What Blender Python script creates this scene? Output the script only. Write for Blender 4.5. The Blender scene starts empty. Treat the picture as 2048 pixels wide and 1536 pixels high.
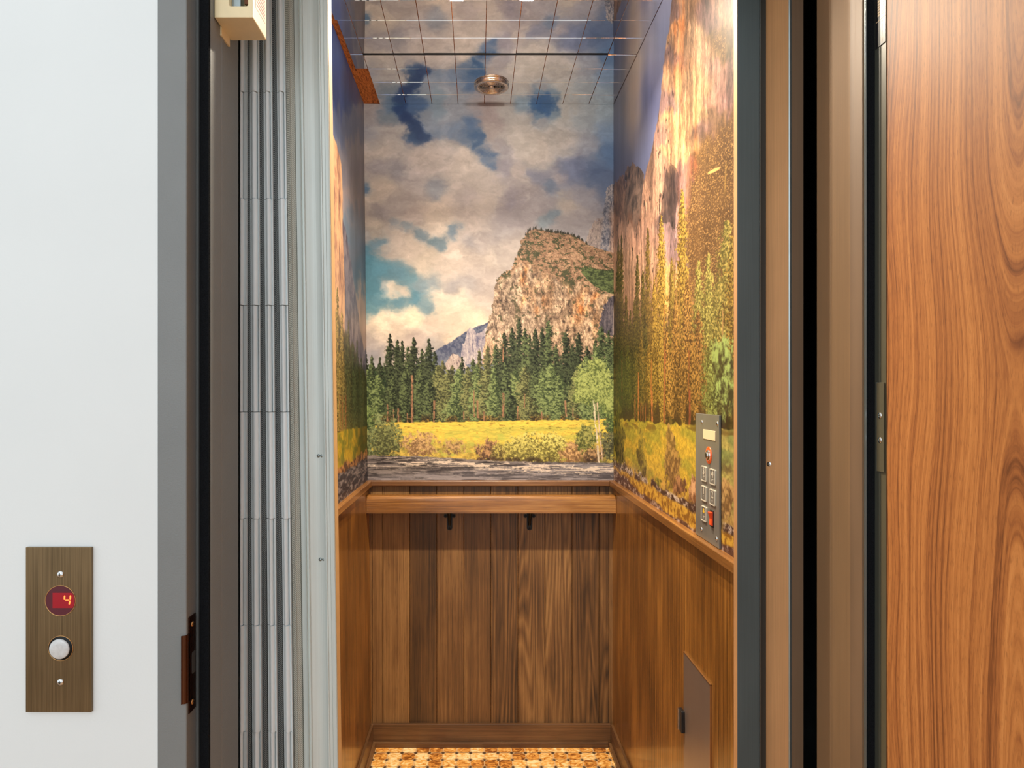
import bpy, bmesh, math, random
from mathutils import Vector, Matrix
sc = bpy.context.scene; col = sc.collection
random.seed(3)
F = 1365.333                      # focal length in pixels of the 2048 px frame (24 mm on 36 mm)
VX, VY, EYE = 955.0, 785.0, 1.30  # where the level optical axis meets the frame; eye height
# ---------------------------------------------------------------- camera
cd = bpy.data.cameras.new('camera'); cam = bpy.data.objects.new('camera', cd); col.objects.link(cam)
cam.location = (0, 0, EYE); cam.rotation_euler = (math.pi / 2, 0, 0)
cd.lens = 24; cd.sensor_width = 36; cd.shift_x = (1024 - VX) / 2048; cd.shift_y = (VY - 768) / 2048; cd.clip_start = .02
sc.camera = cam
# ---------------------------------------------------------------- world, exposure
w = bpy.data.worlds.new('hall_daylight'); sc.world = w; w.use_nodes = True
w.node_tree.nodes['Background'].inputs[0].default_value = (.90, .96, .99, 1); w.node_tree.nodes['Background'].inputs[1].default_value = 1.14
sc.view_settings.view_transform = 'Standard'; sc.view_settings.look = 'None'; sc.view_settings.gamma = 1; sc.view_settings.exposure = 0
sc.view_settings.use_curve_mapping = False
try:
    sc.cycles.use_denoising = True; sc.cycles.max_bounces = 10; sc.cycles.diffuse_bounces = 5; sc.cycles.glossy_bounces = 6; sc.cycles.sample_clamp_indirect = 6
except Exception: pass
def area(name, loc, rot, size, power, color, shape='RECTANGLE', sy=None, spread=180):
    l = bpy.data.lights.new(name, 'AREA'); l.energy = power; l.color = color; l.shape = shape; l.size = size; l.spread = math.radians(spread)
    if sy: l.size_y = sy
    o = bpy.data.objects.new(name, l); o.location = loc; o.rotation_euler = rot; col.objects.link(o); return o
# added soft light standing in for unseen hall daylight, high on the left
area('hall_fill_light', (-1.1, -2.2, 2.3), (math.radians(68), 0, math.radians(-20)), 1.8, 18, (.88, .95, 1), sy=1.6)
# ceiling downlights of the cab (their fixtures are built below, same places)
LAMPS = [(-.06, 1.76), (.14, 1.76)]
for x, y in LAMPS:
    l = bpy.data.lights.new('cab_downlight', 'POINT'); l.energy = 6; l.color = (1, .90, .75); l.shadow_soft_size = .02
    o = bpy.data.objects.new('cab_downlight', l); o.location = (x, y, 2.338); col.objects.link(o)
    area('cab_downlight_beam', (x, y, 2.35), (math.radians(-4), 0, 0), .045, 17.5, (1, .87, .68), 'DISK', spread=135)
# ---------------------------------------------------------------- the printed wall murals (colours computed, stored per vertex)
import numpy as np
F32 = np.float32
_tabs = {}
def _tab(s):
    if s not in _tabs: _tabs[s] = np.random.RandomState(s * 7 + 3).rand(256, 256).astype(F32)
    return _tabs[s]
def vn(x, y, s=0):
    T = _tab(s); xf = np.floor(x); yf = np.floor(y)
    tx = x - xf; ty = y - yf; tx = tx * tx * (3 - 2 * tx); ty = ty * ty * (3 - 2 * ty)
    xi = xf.astype(np.int64) & 255; yi = yf.astype(np.int64) & 255; x1 = (xi + 1) & 255; y1 = (yi + 1) & 255
    return (T[yi, xi] * (1 - tx) + T[yi, x1] * tx) * (1 - ty) + (T[y1, xi] * (1 - tx) + T[y1, x1] * tx) * ty
def fbm(x, y, o=4, s=0, g=.5):
    a = 1.; t = 0.; r = 0.
    for i in range(o):
        r = r + a * vn(x, y, s + i); t += a; a *= g; x = x * 2.03 + 11.3; y = y * 2.03 + 5.7
    return r / t
def rdg(x, y, o=4, s=0, g=.55):
    a = 1.; t = 0.; r = 0.
    for i in range(o):
        r = r + a * (1 - np.abs(2 * vn(x, y, s + i) - 1)); t += a; a *= g; x = x * 2.1 + 3.1; y = y * 2.1 + 7.7
    return r / t
def ss(a, b, x):
    t = np.clip((x - a) / (b - a), 0, 1); return t * t * (3 - 2 * t)
def inpoly(X, Y, P):
    m = np.zeros(X.shape, bool); n = len(P)
    for i in range(n):
        x1, y1 = P[i]; x2, y2 = P[(i + 1) % n]
        if y1 == y2: continue
        c = (Y >= min(y1, y2)) & (Y < max(y1, y2))
        m ^= c & (X < (x2 - x1) * (Y - y1) / (y2 - y1) + x1)
    return m.astype(F32)
def C(*c): return np.array(c, F32)
class Paint:
    """X, Y say where in the view a point of the wall is seen, so outlines can be set down; U, V are millimetres on the wall and drive the grain."""
    def __init__(s, X, Y, U, V):
        s.X, s.Y, s.U, s.V = [a.astype(F32) for a in (X, Y, U, V)]; s.im = np.zeros(X.shape + (3,), F32)
    ds = .22
    def put(s, m, c):
        m = m[..., None]; s.im = s.im * (1 - m) + c * m
    def mix(s, c1, c2, t):
        return C(*c1) * (1 - t[..., None]) + C(*c2) * t[..., None]
    def field(s, pts, X, Y, sc, ox, oy, r0):
        X = (X - ox) * sc; Y = (Y - oy) * sc
        return s.field_raw([p for p in pts], X, Y, r0)
    def field_raw(s, pts, X, Y, r0, soft=False):
        W = np.zeros(X.shape, F32) + 1e-9; A = np.zeros(X.shape + (3,), F32)
        for p in pts:
            r = p[5] if len(p) > 5 else r0
            d = ((X - p[0]) ** 2 + (Y - p[1]) ** 2) / (2 * r * r)
            w = ((1 + d * .8) ** -3.2 if soft else np.exp(-np.minimum(d, 60))) * (r0 / r) ** 2 + 1e-6 / (1 + d) ** 2
            W += w; A += w[..., None] * C(*p[2:5])
        return A / W[..., None]
    def conifer(s, x, yt, yb, w, dark, lit, sd, e=.75, dens=1., lean=0, litx=-1.):
        X, Y = s.X, s.Y; t = (Y - yt) / (yb - yt); tt = np.clip(t, 0.001, 1)
        cx = x + lean * tt
        tier = np.abs(((Y - yt) / (yb - yt) * max(6, (yb - yt) / 7.5) + vn(X * .05, Y * .02, sd) * 1.5) % 1 - .5) * 2
        hw = w * 1.18 * tt ** e * (.80 + .20 * tier) * (1 - .35 * ss(.72, 1., tt)) * (.8 + .4 * vn(Y * .09, Y * 0 + (X > cx) * 5, sd + 8)) + .7
        n = fbm(s.U * .13, s.V * .16, 3, sd); edge = (np.abs(X - cx) / hw) + (n - .5) * 2.3
        m = ss(1.12, .76, edge) * (t > 0) * (t < 1)
        m = m * ss(.30, .42, vn(s.U * .33, s.V * .45, sd + 1) + (1 - np.abs(X - cx) / hw) * .6 + .1 * dens)
        l = fbm(s.U * .17 + 9, s.V * .25, 4, sd + 2, .65)
        l = ss(.30, .74, l + .14 * litx * (X - cx) / hw + .05 * (tier - .5))
        c = s.mix(dark, lit, l); g = c.mean(-1, keepdims=True); s.put(m, c * (1 - s.ds) + g * C(1.04, 1.02, .86) * s.ds)
    def blob(s, x, y, rx, ry, dark, lit, sd, k=.16, thr=.5, hard=.25):
        n = fbm(s.U * k * .5, s.V * k * .5, 4, sd, .6)
        n2 = fbm(s.U * k * 2, s.V * k * 2, 3, sd + 3, .7)
        d = ((s.X - x) / rx) ** 2 + ((s.Y - y) / ry) ** 2 + (n - .5) * 3.0 + (n2 - .5) * 1.4
        m = ss(1 + hard, 1 - hard, d)
        l = fbm(s.U * k, s.V * k, 4, sd + 5, .7); l = ss(thr - .2, thr + .2, l - .10 * (s.Y - y) / ry)
        c = s.mix(dark, lit, l); g = c.mean(-1, keepdims=True); s.put(m, c * (1 - s.ds * .6) + g * C(1.05, 1.02, .84) * s.ds * .6)
    def trunk(s, x0, y0, x1, y1, w, c, sd, a=1.):
        t = np.clip((s.Y - y0) / (y1 - y0), 0, 1)
        cx = x0 + (x1 - x0) * t + (vn(s.Y * .03, s.Y * 0, sd) - .5) * w * .7
        m = ss(w * .5 + .6, w * .5 - .2, np.abs(s.X - cx)) * (s.Y > y0) * (s.Y < y1) * a
        m = m * ss(.12, .35, vn(s.U * .2, s.V * .12, sd + 3))
        s.put(m, C(*c) * (.75 + .5 * vn(s.U * .5, s.V * .15, sd + 1))[..., None])
SKY_A = [(80,100,155,148,150),(80,250,140,140,150,60),(200,300,165,158,155),(150,400,182,170,162),(150,540,150,143,147,50),(280,590,140,136,142,50),(200,680,192,176,162),(100,760,182,167,155),(300,850,158,147,143),
(40,705,85,110,138,22),(450,600,168,158,157),(580,690,142,144,152,24),(500,480,180,167,160),(600,380,182,170,164),(700,330,170,161,158,50),(740,235,108,124,150,40),(620,260,112,127,150,40),(905,285,60,92,134,24),(910,355,62,93,134,24),(860,300,104,120,146,30),
(885,205,85,110,148,30),(990,430,72,100,142,22),(1045,530,90,112,146,20),(1015,480,100,120,150,18),(850,470,194,180,170),(950,500,188,176,168),(1030,150,150,136,136,60),(1000,230,165,153,150,50),(700,120,138,143,155),(600,75,118,135,152,35),
(300,10,52,80,124,40),(340,70,44,68,114,34),(385,140,44,64,108,34),(420,200,44,65,106,32),(470,265,46,66,106,30),(520,295,52,74,114,26),(420,290,60,84,122,26),(430,60,70,95,135,26),(240,130,120,132,146,30),(230,50,90,112,140,30),(200,20,120,130,146,30),(500,140,128,137,152,30),(540,200,125,135,152,30),(230,220,160,153,152,40),(330,250,165,158,155,30),
(1400,50,54,90,138,30),(1445,80,66,98,142,26),(1505,34,60,94,140,26),(1360,15,58,92,136,26),(1470,5,58,94,140,28),(1420,120,104,126,150,16),(1440,160,150,152,158,20),(1530,100,120,138,155,22),(1270,40,120,138,155,24),(1200,100,160,157,156),(1250,200,174,167,162),(1620,100,170,167,164),(1800,100,152,160,168),(1950,100,145,160,174),
(1960,280,122,144,174),(1960,430,92,118,156),(1800,350,150,152,163),(1680,540,112,121,150),(1850,600,86,103,137),(1920,650,98,112,142),(1600,350,172,165,160),(1400,420,182,172,164),(1300,350,180,172,165),(1150,400,162,156,162,50),(1150,550,152,146,156,50),
(1280,600,180,168,163,40),(1400,610,132,134,152,45),(1560,620,158,150,155,30),(1500,690,112,124,146,40),(1300,750,160,150,150),(1190,790,136,128,138,50),(1050,700,182,170,162),(1000,800,184,170,160),(900,760,165,153,150,40),(1200,900,152,143,146),
(1650,840,178,167,158,45),(1520,930,124,138,150,16),(1450,955,132,142,150,15),(1780,750,150,146,153),(1400,800,156,149,152),(1720,950,152,145,147),(600,950,192,175,160),(400,950,166,151,144,50),(150,880,146,137,138,60),(300,985,134,136,140,20),(390,1015,124,132,138,17),
(480,1065,112,126,136,17),(570,1102,106,124,134,17),(625,1125,112,128,138,16),(705,1030,112,128,142,15),(900,1000,176,161,153),(860,1130,146,140,143,50),(100,1010,178,163,150,50),(60,1080,150,145,145,30),(150,1140,98,122,138,30),(80,1220,78,116,136,36),
(300,1100,174,158,147,50),(400,1200,182,164,150,60),(800,1200,198,178,163),(1000,1150,160,148,146),(1150,1080,150,142,143)]
SKY_B = [(50,330,72,116,134,30),(110,400,78,120,138,40),(60,500,80,122,138,40),(50,600,90,128,140,30),(250,425,92,124,136,36),(200,400,86,120,136,30),(350,480,118,134,142,26),(180,500,192,176,158,20),(235,512,186,170,154,16),(130,480,150,152,150,14),(300,545,84,122,138,30),(200,560,84,122,138,30),(100,560,86,124,138,26),
(440,520,196,177,158,34),(550,540,200,180,158),(650,560,178,160,148),(420,460,130,138,142,26),(520,470,150,143,143,30),(600,480,152,144,143),(680,450,168,152,143),(500,400,182,164,150),(350,350,188,170,152),(250,300,178,160,147),(150,280,168,152,142,40),(700,300,182,166,152),(820,250,172,157,147),
(600,300,172,156,145),(380,575,110,132,140,24),(100,640,222,198,170,34),(200,620,218,194,166,30),(300,650,220,196,166,36),(400,700,190,166,148,40),(200,715,204,181,158,40),(100,710,208,186,160,40),(60,790,162,147,140,40),(300,770,172,152,141,40),(200,775,178,158,144,40),(450,610,196,176,154,40),
(600,620,200,178,154,40),(640,690,206,184,156,40),(500,720,190,168,147,40),(400,790,160,149,142,40),(60,850,150,142,143,30),(520,760,200,178,152,30)]
def back_sky():  # cloud tones have the lamps' falloff painted in, dimmer near the ceiling
    out = []
    for p in SKY_A: out.append((720 + p[0] / 3.94, 200 + p[1] / 3.94) + p[2:5] + ((p[5] if len(p) > 5 else 75) / 3.94,))
    for p in SKY_B: out.append((720 + p[0] / 2.742, 400 + p[1] / 2.742) + p[2:5] + ((p[5] if len(p) > 5 else 50) / 2.742,))
    return out
def ridge_mask(p, prof, n=3., s=0):
    xs = [a[0] for a in prof]; ys = [a[1] for a in prof]
    top = np.interp(p.X, xs, ys) + (fbm(p.U * .08, p.U * 0, 4, s, .6) - .5) * n * 2 + (vn(p.U * .35, p.U * 0, s + 7) - .5) * n * .8
    return ss(-.8, .8, p.Y - top)
def rock(p, c_dark, c_mid, c_lit, s, kx=.11, ky=.035, lo=.35, hi=.8, slant=0.):
    u = p.U + slant * p.V; wx = (fbm(u * .012, p.V * .012, 2, s + 30) - .5) * 26
    r = rdg((u + wx) * kx, p.V * ky, 5, s, .62); f = fbm((u + wx) * kx * 2.2, p.V * ky * 3.2, 4, s + 9, .7)
    iso = fbm(p.U * kx * 1.6, p.V * kx * 1.3, 5, s + 15, .72)
    t = ss(lo, hi, .42 * r + .33 * f + .25 * iso + .16 * (fbm(p.U * .012, p.V * .012, 3, s + 20) - .5) + .03)
    a = p.mix(c_dark, c_mid, ss(0, .5, t)); b = C(*c_lit)
    k = ss(.5, 1, t)[..., None]
    return a * (1 - k) + b * k
def z2(pts): return [(720 + a / 2.742, 400 + b / 2.742) for a, b in pts]
def paint_back(X, Y, U, V):
    p = Paint(X, Y, U, V); p.ds = .30; rs = np.random.RandomState(4)
    wx = (fbm(X * .028, Y * .04, 6, 60, .60) - .5) * 44; wy = (fbm(X * .028, Y * .04, 6, 70, .60) - .5) * 34
    sky = p.field_raw(back_sky(), X + wx, Y + wy, 16., True); g0 = C(150,143,143); sky = g0 + (sky - g0) * C(1.10,1.08,1.06)
    det = fbm(X * .045 + wx * .04, Y * .07 + wy * .04, 6, 80, .6) - .5; det2 = fbm(X * .2, Y * .26, 3, 90, .6) - .5
    bil = np.abs(2 * fbm(X * .022 + wx * .05, Y * .035 + wy * .05, 4, 86, .55) - 1); det = det * .8 + (bil - .22) * .7
    lum = sky.mean(-1, keepdims=True) / 160.; g_ = sky.mean(-1, keepdims=True); sky = sky * .84 + g_ * C(1.03, 1., .98) * .16
    p.im = sky * (1 + (.24 * det + .05 * det2)[..., None] * (.5 + .5 * np.clip(lum, 0, 1.2)))
    # far right peaks
    P = z2([(1243,245),(1250,200),(1262,160),(1280,125),(1300,108),(1328,95),(1334,60),(1340,20),(1348,-40),(1354,-60),(1368,-80),(1380,-85),(1500,-90),(1500,400),(1243,400)])
    j = (fbm(U * .12, V * .12, 3, 21) - .5) * 6
    g = rock(p, (58,60,72), (112,112,122), (172,160,155), 300, .16, .05)
    m = inpoly(X + j, Y + j, P); p.put(m, g)
    tan = ss(1216, 1224, X + (vn(U * .05, V * .02, 5) - .5) * 8) * ss(400, 440, Y) * m
    p.put(tan * .75, rock(p, (95,78,72), (185,148,126), (220,185,158), 310, .2, .03))
    tan = ss(1207, 1200, X + (vn(U * .05, V * .02, 6) - .5) * 6) * m
    p.put(tan * .6, rock(p, (90,80,76), (165,142,128), (200,175,155), 320, .2, .03))
    # distant blue ridge and pale spire
    m = ridge_mask(p, [(700,760),(840,725),(864,706),(880,696),(905,682),(932,663),(950,655),(977,645),(1010,640)], 1.6, 31) * (Y < 760) * (X < 988)
    rd = p.mix((62,66,88), (96,98,112), ss(.35, .65, fbm(U * .12, V * .12, 4, 33, .6))); hz = ss(690, 735, Y)[..., None] * .55
    p.put(m, rd * (1 - hz) + C(128,128,134) * hz)
    m = inpoly(X + j * .5, Y + j * .4, z2([(548,900),(556,830),(562,790),(575,782),(588,715),(602,697),(622,705),(640,735),(665,725),(690,700),(705,690),(705,900)]))
    p.put(m, rock(p, (84,82,104), (146,134,138), (190,174,166), 340, .12, .02, .3, .8))
    m = inpoly(X + j * .5, Y + j * .4, z2([(470,900),(490,860),(510,842),(540,850),(560,880),(600,930),(470,930)]))
    p.put(m, rock(p, (110,95,95), (165,145,135), (190,172,158), 350, .15, .05))
    # the big rock
    R = z2([(672,900),(680,800),(700,700),(712,640),(725,580),(732,520),(738,470),(748,438),(770,405),(800,390),(828,385),(842,345),(862,300),(874,262),(882,232),(897,205),(912,178),(930,164),(960,158),(1000,164),(1050,177),(1110,182),(1165,193),(1205,213),(1250,246),(1320,272),(1392,290),(1420,300),(1420,900)])
    j2 = (fbm(U * .07, V * .05, 4, 41, .65) - .5) * 9 + (vn(U * .3, V * .2, 46) - .5) * 2.5
    m = inpoly(X + j2, Y + j2 * .5, R)
    face = rock(p, (58,47,41), (124,102,84), (180,154,128), 400, .075, .03, .30, .76, .12)
    org = ss(.56, .74, fbm(U * .03, V * .012, 4, 420)) * .32
    face = face * (1 - org[..., None]) + face * C(1.08, .88, .66) * org[..., None]
    og = sum(np.exp(-((X - a + .25 * (Y - b_)) / sx_) ** 2 - ((Y - b_) / sy_) ** 2) for a, b_, sx_, sy_ in ((1050, 545, 7, 22), (1078, 612, 9, 20), (1160, 622, 12, 24), (1046, 592, 6, 14), (1190, 600, 8, 20)))
    og = (np.clip(og, 0, 1) * ss(.35, .6, fbm(U * .06, V * .03, 4, 422)))[..., None] * .8; face = face * (1 - og) + face * C(1.14, .86, .58) * og
    pinkL = ss(1035, 985, X)[..., None] * .35; face = face * (1 - pinkL) + face * C(.94, .93, .94) * pinkL
    rt = ss(1080, 1160, X + .4 * (Y - 600))[..., None] * .4; face = face * (1 + rt * C(.12, .04, -.06))
    crack = ss(.80, .93, rdg(U * .018 + fbm(U * .02, V * .02, 3, 44) * 3, V * .009, 3, 430, .6)) * .55
    face = face * (1 - .6 * crack[..., None])
    fine = (fbm(U * .35, V * .25, 3, 436, .7) - .5) * .5; face = face * (1 + fine[..., None])
    diag = ss(.62, .78, rdg((U - V * .55) * .03, (V + U * .3) * .012, 4, 433)); face = face * (1 + .16 * diag[..., None])
    p.put(m, face)
    slope_y = np.interp(X, [720 + a / 2.742 for a in (740,830,880,930,1020,1100,1200,1260,1330,1400)], [400 + b / 2.742 for b in (440,420,350,345,400,440,455,490,515,540)])
    sl = m * ss(-5, 5, slope_y - Y + (fbm(U * .05, V * .05, 4, 50) - .5) * 26)
    slope = rock(p, (70,54,43), (134,102,79), (176,140,110), 440, .09, .09, .25, .8)
    slope = slope * (1 + .25 * (fbm(U * .3, V * .35, 3, 54, .7) - .5)[..., None] * 2)
    p.put(sl, slope)
    sh = fbm(U * .085, V * .13, 4, 445, .65); lft = ss(1100, 1060, X + .4 * (Y - 460)) * .07 + ss(1215, 1195, X) * 0
    p.put(sl * ss(.585, .63, sh + lft) * .92, p.mix((40,44,30), (82,88,54), fbm(U * .3, V * .3, 3, 447)))
    band = np.exp(-(((Y - np.interp(X, [980,1010,1040,1060,1090,1150], [560,545,500,500,525,570])) / 13) ** 2)) * (X < 1150)
    p.put(m * ss(.42, .56, sh * .75 + .25 * band + .05) * band * (sh > .5), p.mix((46,46,34), (90,88,58), fbm(U * .3, V * .3, 3, 448)))
    p.put(m * ss(.66, .70, fbm(U * .07 + 5, V * .06, 4, 449, .6)) * .8, p.mix((46,46,34), (96,90,60), fbm(U * .3, V * .3, 3, 448)))
    gp = inpoly(X + j2 * 1.3, Y + j2, z2([(1205,372),(1240,366),(1300,378),(1360,385),(1440,395),(1440,525),(1385,520),(1340,500),(1280,470),(1250,440),(1215,400)]))
    p.put(m * gp, p.mix((46,54,34), (98,108,66), ss(.3, .7, fbm(U * .14, V * .2, 4, 450, .65))))
    dk = inpoly(X + j2, Y + j2, z2([(1310,720),(1318,650),(1340,580),(1365,545),(1420,520),(1420,760)]))
    p.put(m * dk, rock(p, (42,38,44), (78,70,76), (112,100,100), 460, .15, .03))
    wf = ss(3.2, 1.2, np.abs(X - (1228.5 - (Y - 600) * .02))) * ss(606, 622, Y) * (Y < 670); p.put(wf * .8, C(198,172,158)[None, None])
    # little trees along the skyline
    for q in range(60):
        zx = rs.uniform(905, 1250); zy = np.interp(zx, [897,930,960,1000,1050,1110,1165,1205,1250], [205,164,158,164,177,182,193,213,246])
        x = 720 + zx / 2.742; y = 400 + zy / 2.742; h = rs.uniform(2.5, 6.5)
        p.put(ss(1.1, .5, np.abs(X - x) / (.4 + 1.3 * np.clip((Y - y + h) / h, 0, 1))) * (Y > y - h) * (Y < y + 1.5), C(48,48,40)[None, None])
    # forest
    D1, L1 = (26,33,21), (100,114,64); D2, L2 = (42,56,30), (134,150,80); D3, L3 = (46,48,27), (138,138,74); DK, LK = (19,25,17), (76,86,52)
    p.put(ridge_mask(p, [(720,738),(760,735),(860,742),(900,752),(960,752),(1000,742),(1060,735),(1120,728),(1180,722),(1240,720)], 5, 71), p.mix((28,38,28), (70,84,50), ss(.35, .7, fbm(U * .15, V * .12, 4, 72, .65))))
    back = [(30,820,24),(8,800,22),(65,850,24),(110,862,20),(165,733,30),(205,765,26),(232,770,28),(262,800,22),(295,753,34),(340,815,28),(378,760,32),(410,830,26),(455,880,26),(560,858,20),(620,868,24),(505,905,26),(655,815,26),(700,800,30),
            (745,790,28),(790,726,40),(835,700,34),(872,648,30),(905,700,30),(930,740,30),(962,705,36),(1000,700,30),(1035,655,34),(1075,790,30),(1130,712,40),(1165,790,30),(1197,728,38),(1245,800,30),(1322,690,42),(1362,715,36),(1395,735,40),(1290,760,30)]
    for i, (a, b, w) in enumerate(back):
        x, y = 720 + a / 2.742, 400 + b / 2.742
        k = rs.rand(); d, l = ((DK, LK) if k < .6 else (D1, L1))
        if a in (505, 455, 700, 655): d, l = D3, (118,112,66)
        p.conifer(x, y, 840 - rs.rand() * 4, w / 2.742 * 1.5, d, l, 500 + i * 7, .58)
    front = [(45,930,50,2),(100,960,40,2),(15,960,40,2),(330,930,40,1),(180,960,34,1),(250,930,34,1),(430,905,44,3),(480,930,46,3),(540,925,46,2),(590,915,40,3),(640,900,34,2),(690,905,44,3),(735,920,40,2),(800,880,30,1),(850,930,42,2),(905,915,50,3),
             (960,930,40,1),(1000,935,46,2),(1050,895,56,2),(1095,960,40,2),(1150,990,36,1),(1190,930,40,3),(1240,860,46,2),(1300,815,50,2),(1345,870,44,2),(1390,900,50,1),(380,985,40,1),(510,1080,50,2),(930,1080,46,3),(820,1040,36,1)]
    for i, (a, b, w, k) in enumerate(front):
        x, y = 720 + a / 2.742, 400 + b / 2.742; d, l = {1: (D1, L1), 2: (D2, L2), 3: (D3, L3)}[k]
        p.conifer(x, y, 842, w / 2.742 * 1.25, d, l, 900 + i * 7, .5)
    p.put(ss(825, 838, Y) * (Y < 846) * ss(.45, .6, vn(U * .06, V * .03, 601)) * .75, p.mix((44,34,24), (180,130,60), ss(.45, .75, fbm(U * .2, V * .3, 3, 602, .7))))
    for i, (a, b, c, w) in enumerate([(285,960,1222,10),(405,1100,1217,9),(785,790,890,6),(785,1060,1213,11),(153,1120,1215,7),(212,1140,1220,8),(184,1150,1215,5),(645,1100,1195,8),(625,1040,1190,5),(1128,1100,1188,9),(865,1130,1205,6),(998,1160,1205,7),(903,1060,1140,5),(680,1160,1212,6),(262,1170,1220,5),(1168,1140,1190,5),(570,1160,1205,5)]):
        x = 720 + a / 2.742; p.trunk(x, 400 + b / 2.742, x, 400 + c / 2.742, w / 2.742, (150,106,78), 640 + i, .9)
    # meadow
    my = 400 + np.interp(X, [720, 900, 1100, 1240], [1222, 1216, 1207, 1203]) / 2.742
    m = ss(-1.2, 1.2, Y - my + (vn(U * .1, V * 0, 610) - .5) * 2.5)
    t = fbm(U * .012, V * .06, 4, 611, .55); yel = p.mix((226,186,76), (188,172,74), ss(.45, .68, t))
    yel = yel * (1 + .34 * (fbm(U * .08, V * .35, 4, 612, .65) - .5)[..., None])
    yel = yel * (1 - .3 * (ss(.66, .76, fbm(U * .06, V * .3, 3, 618)) * ss(880, 850, Y))[..., None])
    low = ss(872, 905, Y + (fbm(U * .03, V * .05, 3, 614) - .5) * 26)
    straw = p.mix((120,96,52), (206,172,84), ss(.3, .68, fbm(U * .11, V * .1, 5, 613, .7)))
    p.put(m, yel); p.put(m * low * .6, straw)
    p.put(m * ss(.56, .66, fbm(U * .035, V * .07, 3, 619)) * ss(850, 870, Y) * .5, C(170,178,78)[None, None])
    # bank growth
    B = [(60,1290,80,130,(60,66,40),(142,150,92)),(150,1310,80,95,(66,66,38),(140,142,80)),(30,1190,60,60,D2,L2),(330,1340,90,60,(128,90,56),(214,164,104)),(510,1352,55,40,(116,84,52),(206,158,96)),(700,1375,65,60,(86,58,42),(196,140,90)),
         (770,1385,55,45,(84,66,34),(200,176,84)),(960,1370,155,85,(98,86,34),(226,206,98)),(880,1360,80,60,(92,80,34),(214,194,90)),(1050,1345,70,60,(98,86,34),(226,206,98)),(1190,1385,90,62,(124,84,50),(222,166,104)),(1240,1310,58,70,(70,74,32),(166,158,78)),
         (1290,1400,60,45,(80,60,42),(190,140,90)),(1380,1330,50,120,(58,56,40),(128,122,76)),(1375,1150,50,110,(56,70,38),(140,158,80))]
    for i, (a, b, rx, ry, d, l) in enumerate(B): p.blob(720 + a / 2.742, 400 + b / 2.742, rx / 2.742, ry / 2.742, d, l, 700 + 11 * i, .17)
    for x, w in ((1022, 26), (1075, 40), (790, 18), (975, 22), (1180, 22)):
        dkb = np.exp(-((X - x) / w) ** 2) * ss(910, 919, Y) * (Y < 928) * .8; p.put(dkb * ss(.3, .55, fbm(U * .1, V * .1, 3, 690)), C(52,38,30)[None, None])
    # birch
    p.trunk(1186.5, 795, 1198, 925, 3.2, (205,182,150), 660); p.trunk(1192, 790, 1205, 922, 2.4, (190,160,130), 664); p.trunk(1190, 730, 1188, 800, 1.6, (165,160,120), 668)
    for i, (a, b, rx, ry) in enumerate([(1280,960,90,75),(1230,1010,60,60),(1330,1020,66,70),(1260,1070,80,50),(1350,1090,50,50),(1215,1080,46,40),(1300,905,50,32),(1370,1130,40,60)]):
        p.blob(720 + a / 2.742, 400 + b / 2.742, rx / 2.742, ry / 2.742, (74,86,40), (168,174,90), 730 + 9 * i, .19, .47, .35)
    p.trunk(1186, 800, 1190, 835, 1.6, (190,180,140), 671, .7)
    # river
    ry_ = 400 + np.interp(X, [720, 860, 1000, 1240], [1400, 1408, 1432, 1442]) / 2.742
    m = ss(-1, 1, Y - ry_ + (vn(U * .08, V * 0, 680) - .5) * 2)
    w = fbm(U * .016 + fbm(U * .05, V * .1, 3, 679) * .8, V * .22, 5, 681, .62); base = p.mix((52,45,44), (134,120,112), ss(.3, .68, w))
    lav = ss(938, 958, Y + (X - 800) * .08)[..., None] * .5; base = base * (1 - lav) + p.mix((104,96,98), (158,148,150), ss(.35, .65, w)) * lav
    p.put(m, base)
    cr = rdg(U * .016 + fbm(U * .05, V * .1, 3, 684) * 1.2, V * .13, 4, 685, .6)
    amt = np.exp(-((Y - np.interp(X, [720, 860, 1100, 1240], [926, 924, 938, 940])) / 9.) ** 2) * (.75 + .25 * ss(980, 1060, X)) + .12
    cr = cr + .25 * (fbm(U * .1, V * .35, 3, 688, .7) - .5)
    p.put(m * ss(.66, .84, cr + .2 * (amt - .5)) * np.clip(amt * 1.5, 0, 1) * .85, C(232,206,180)[None, None])
    return p.im
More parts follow.
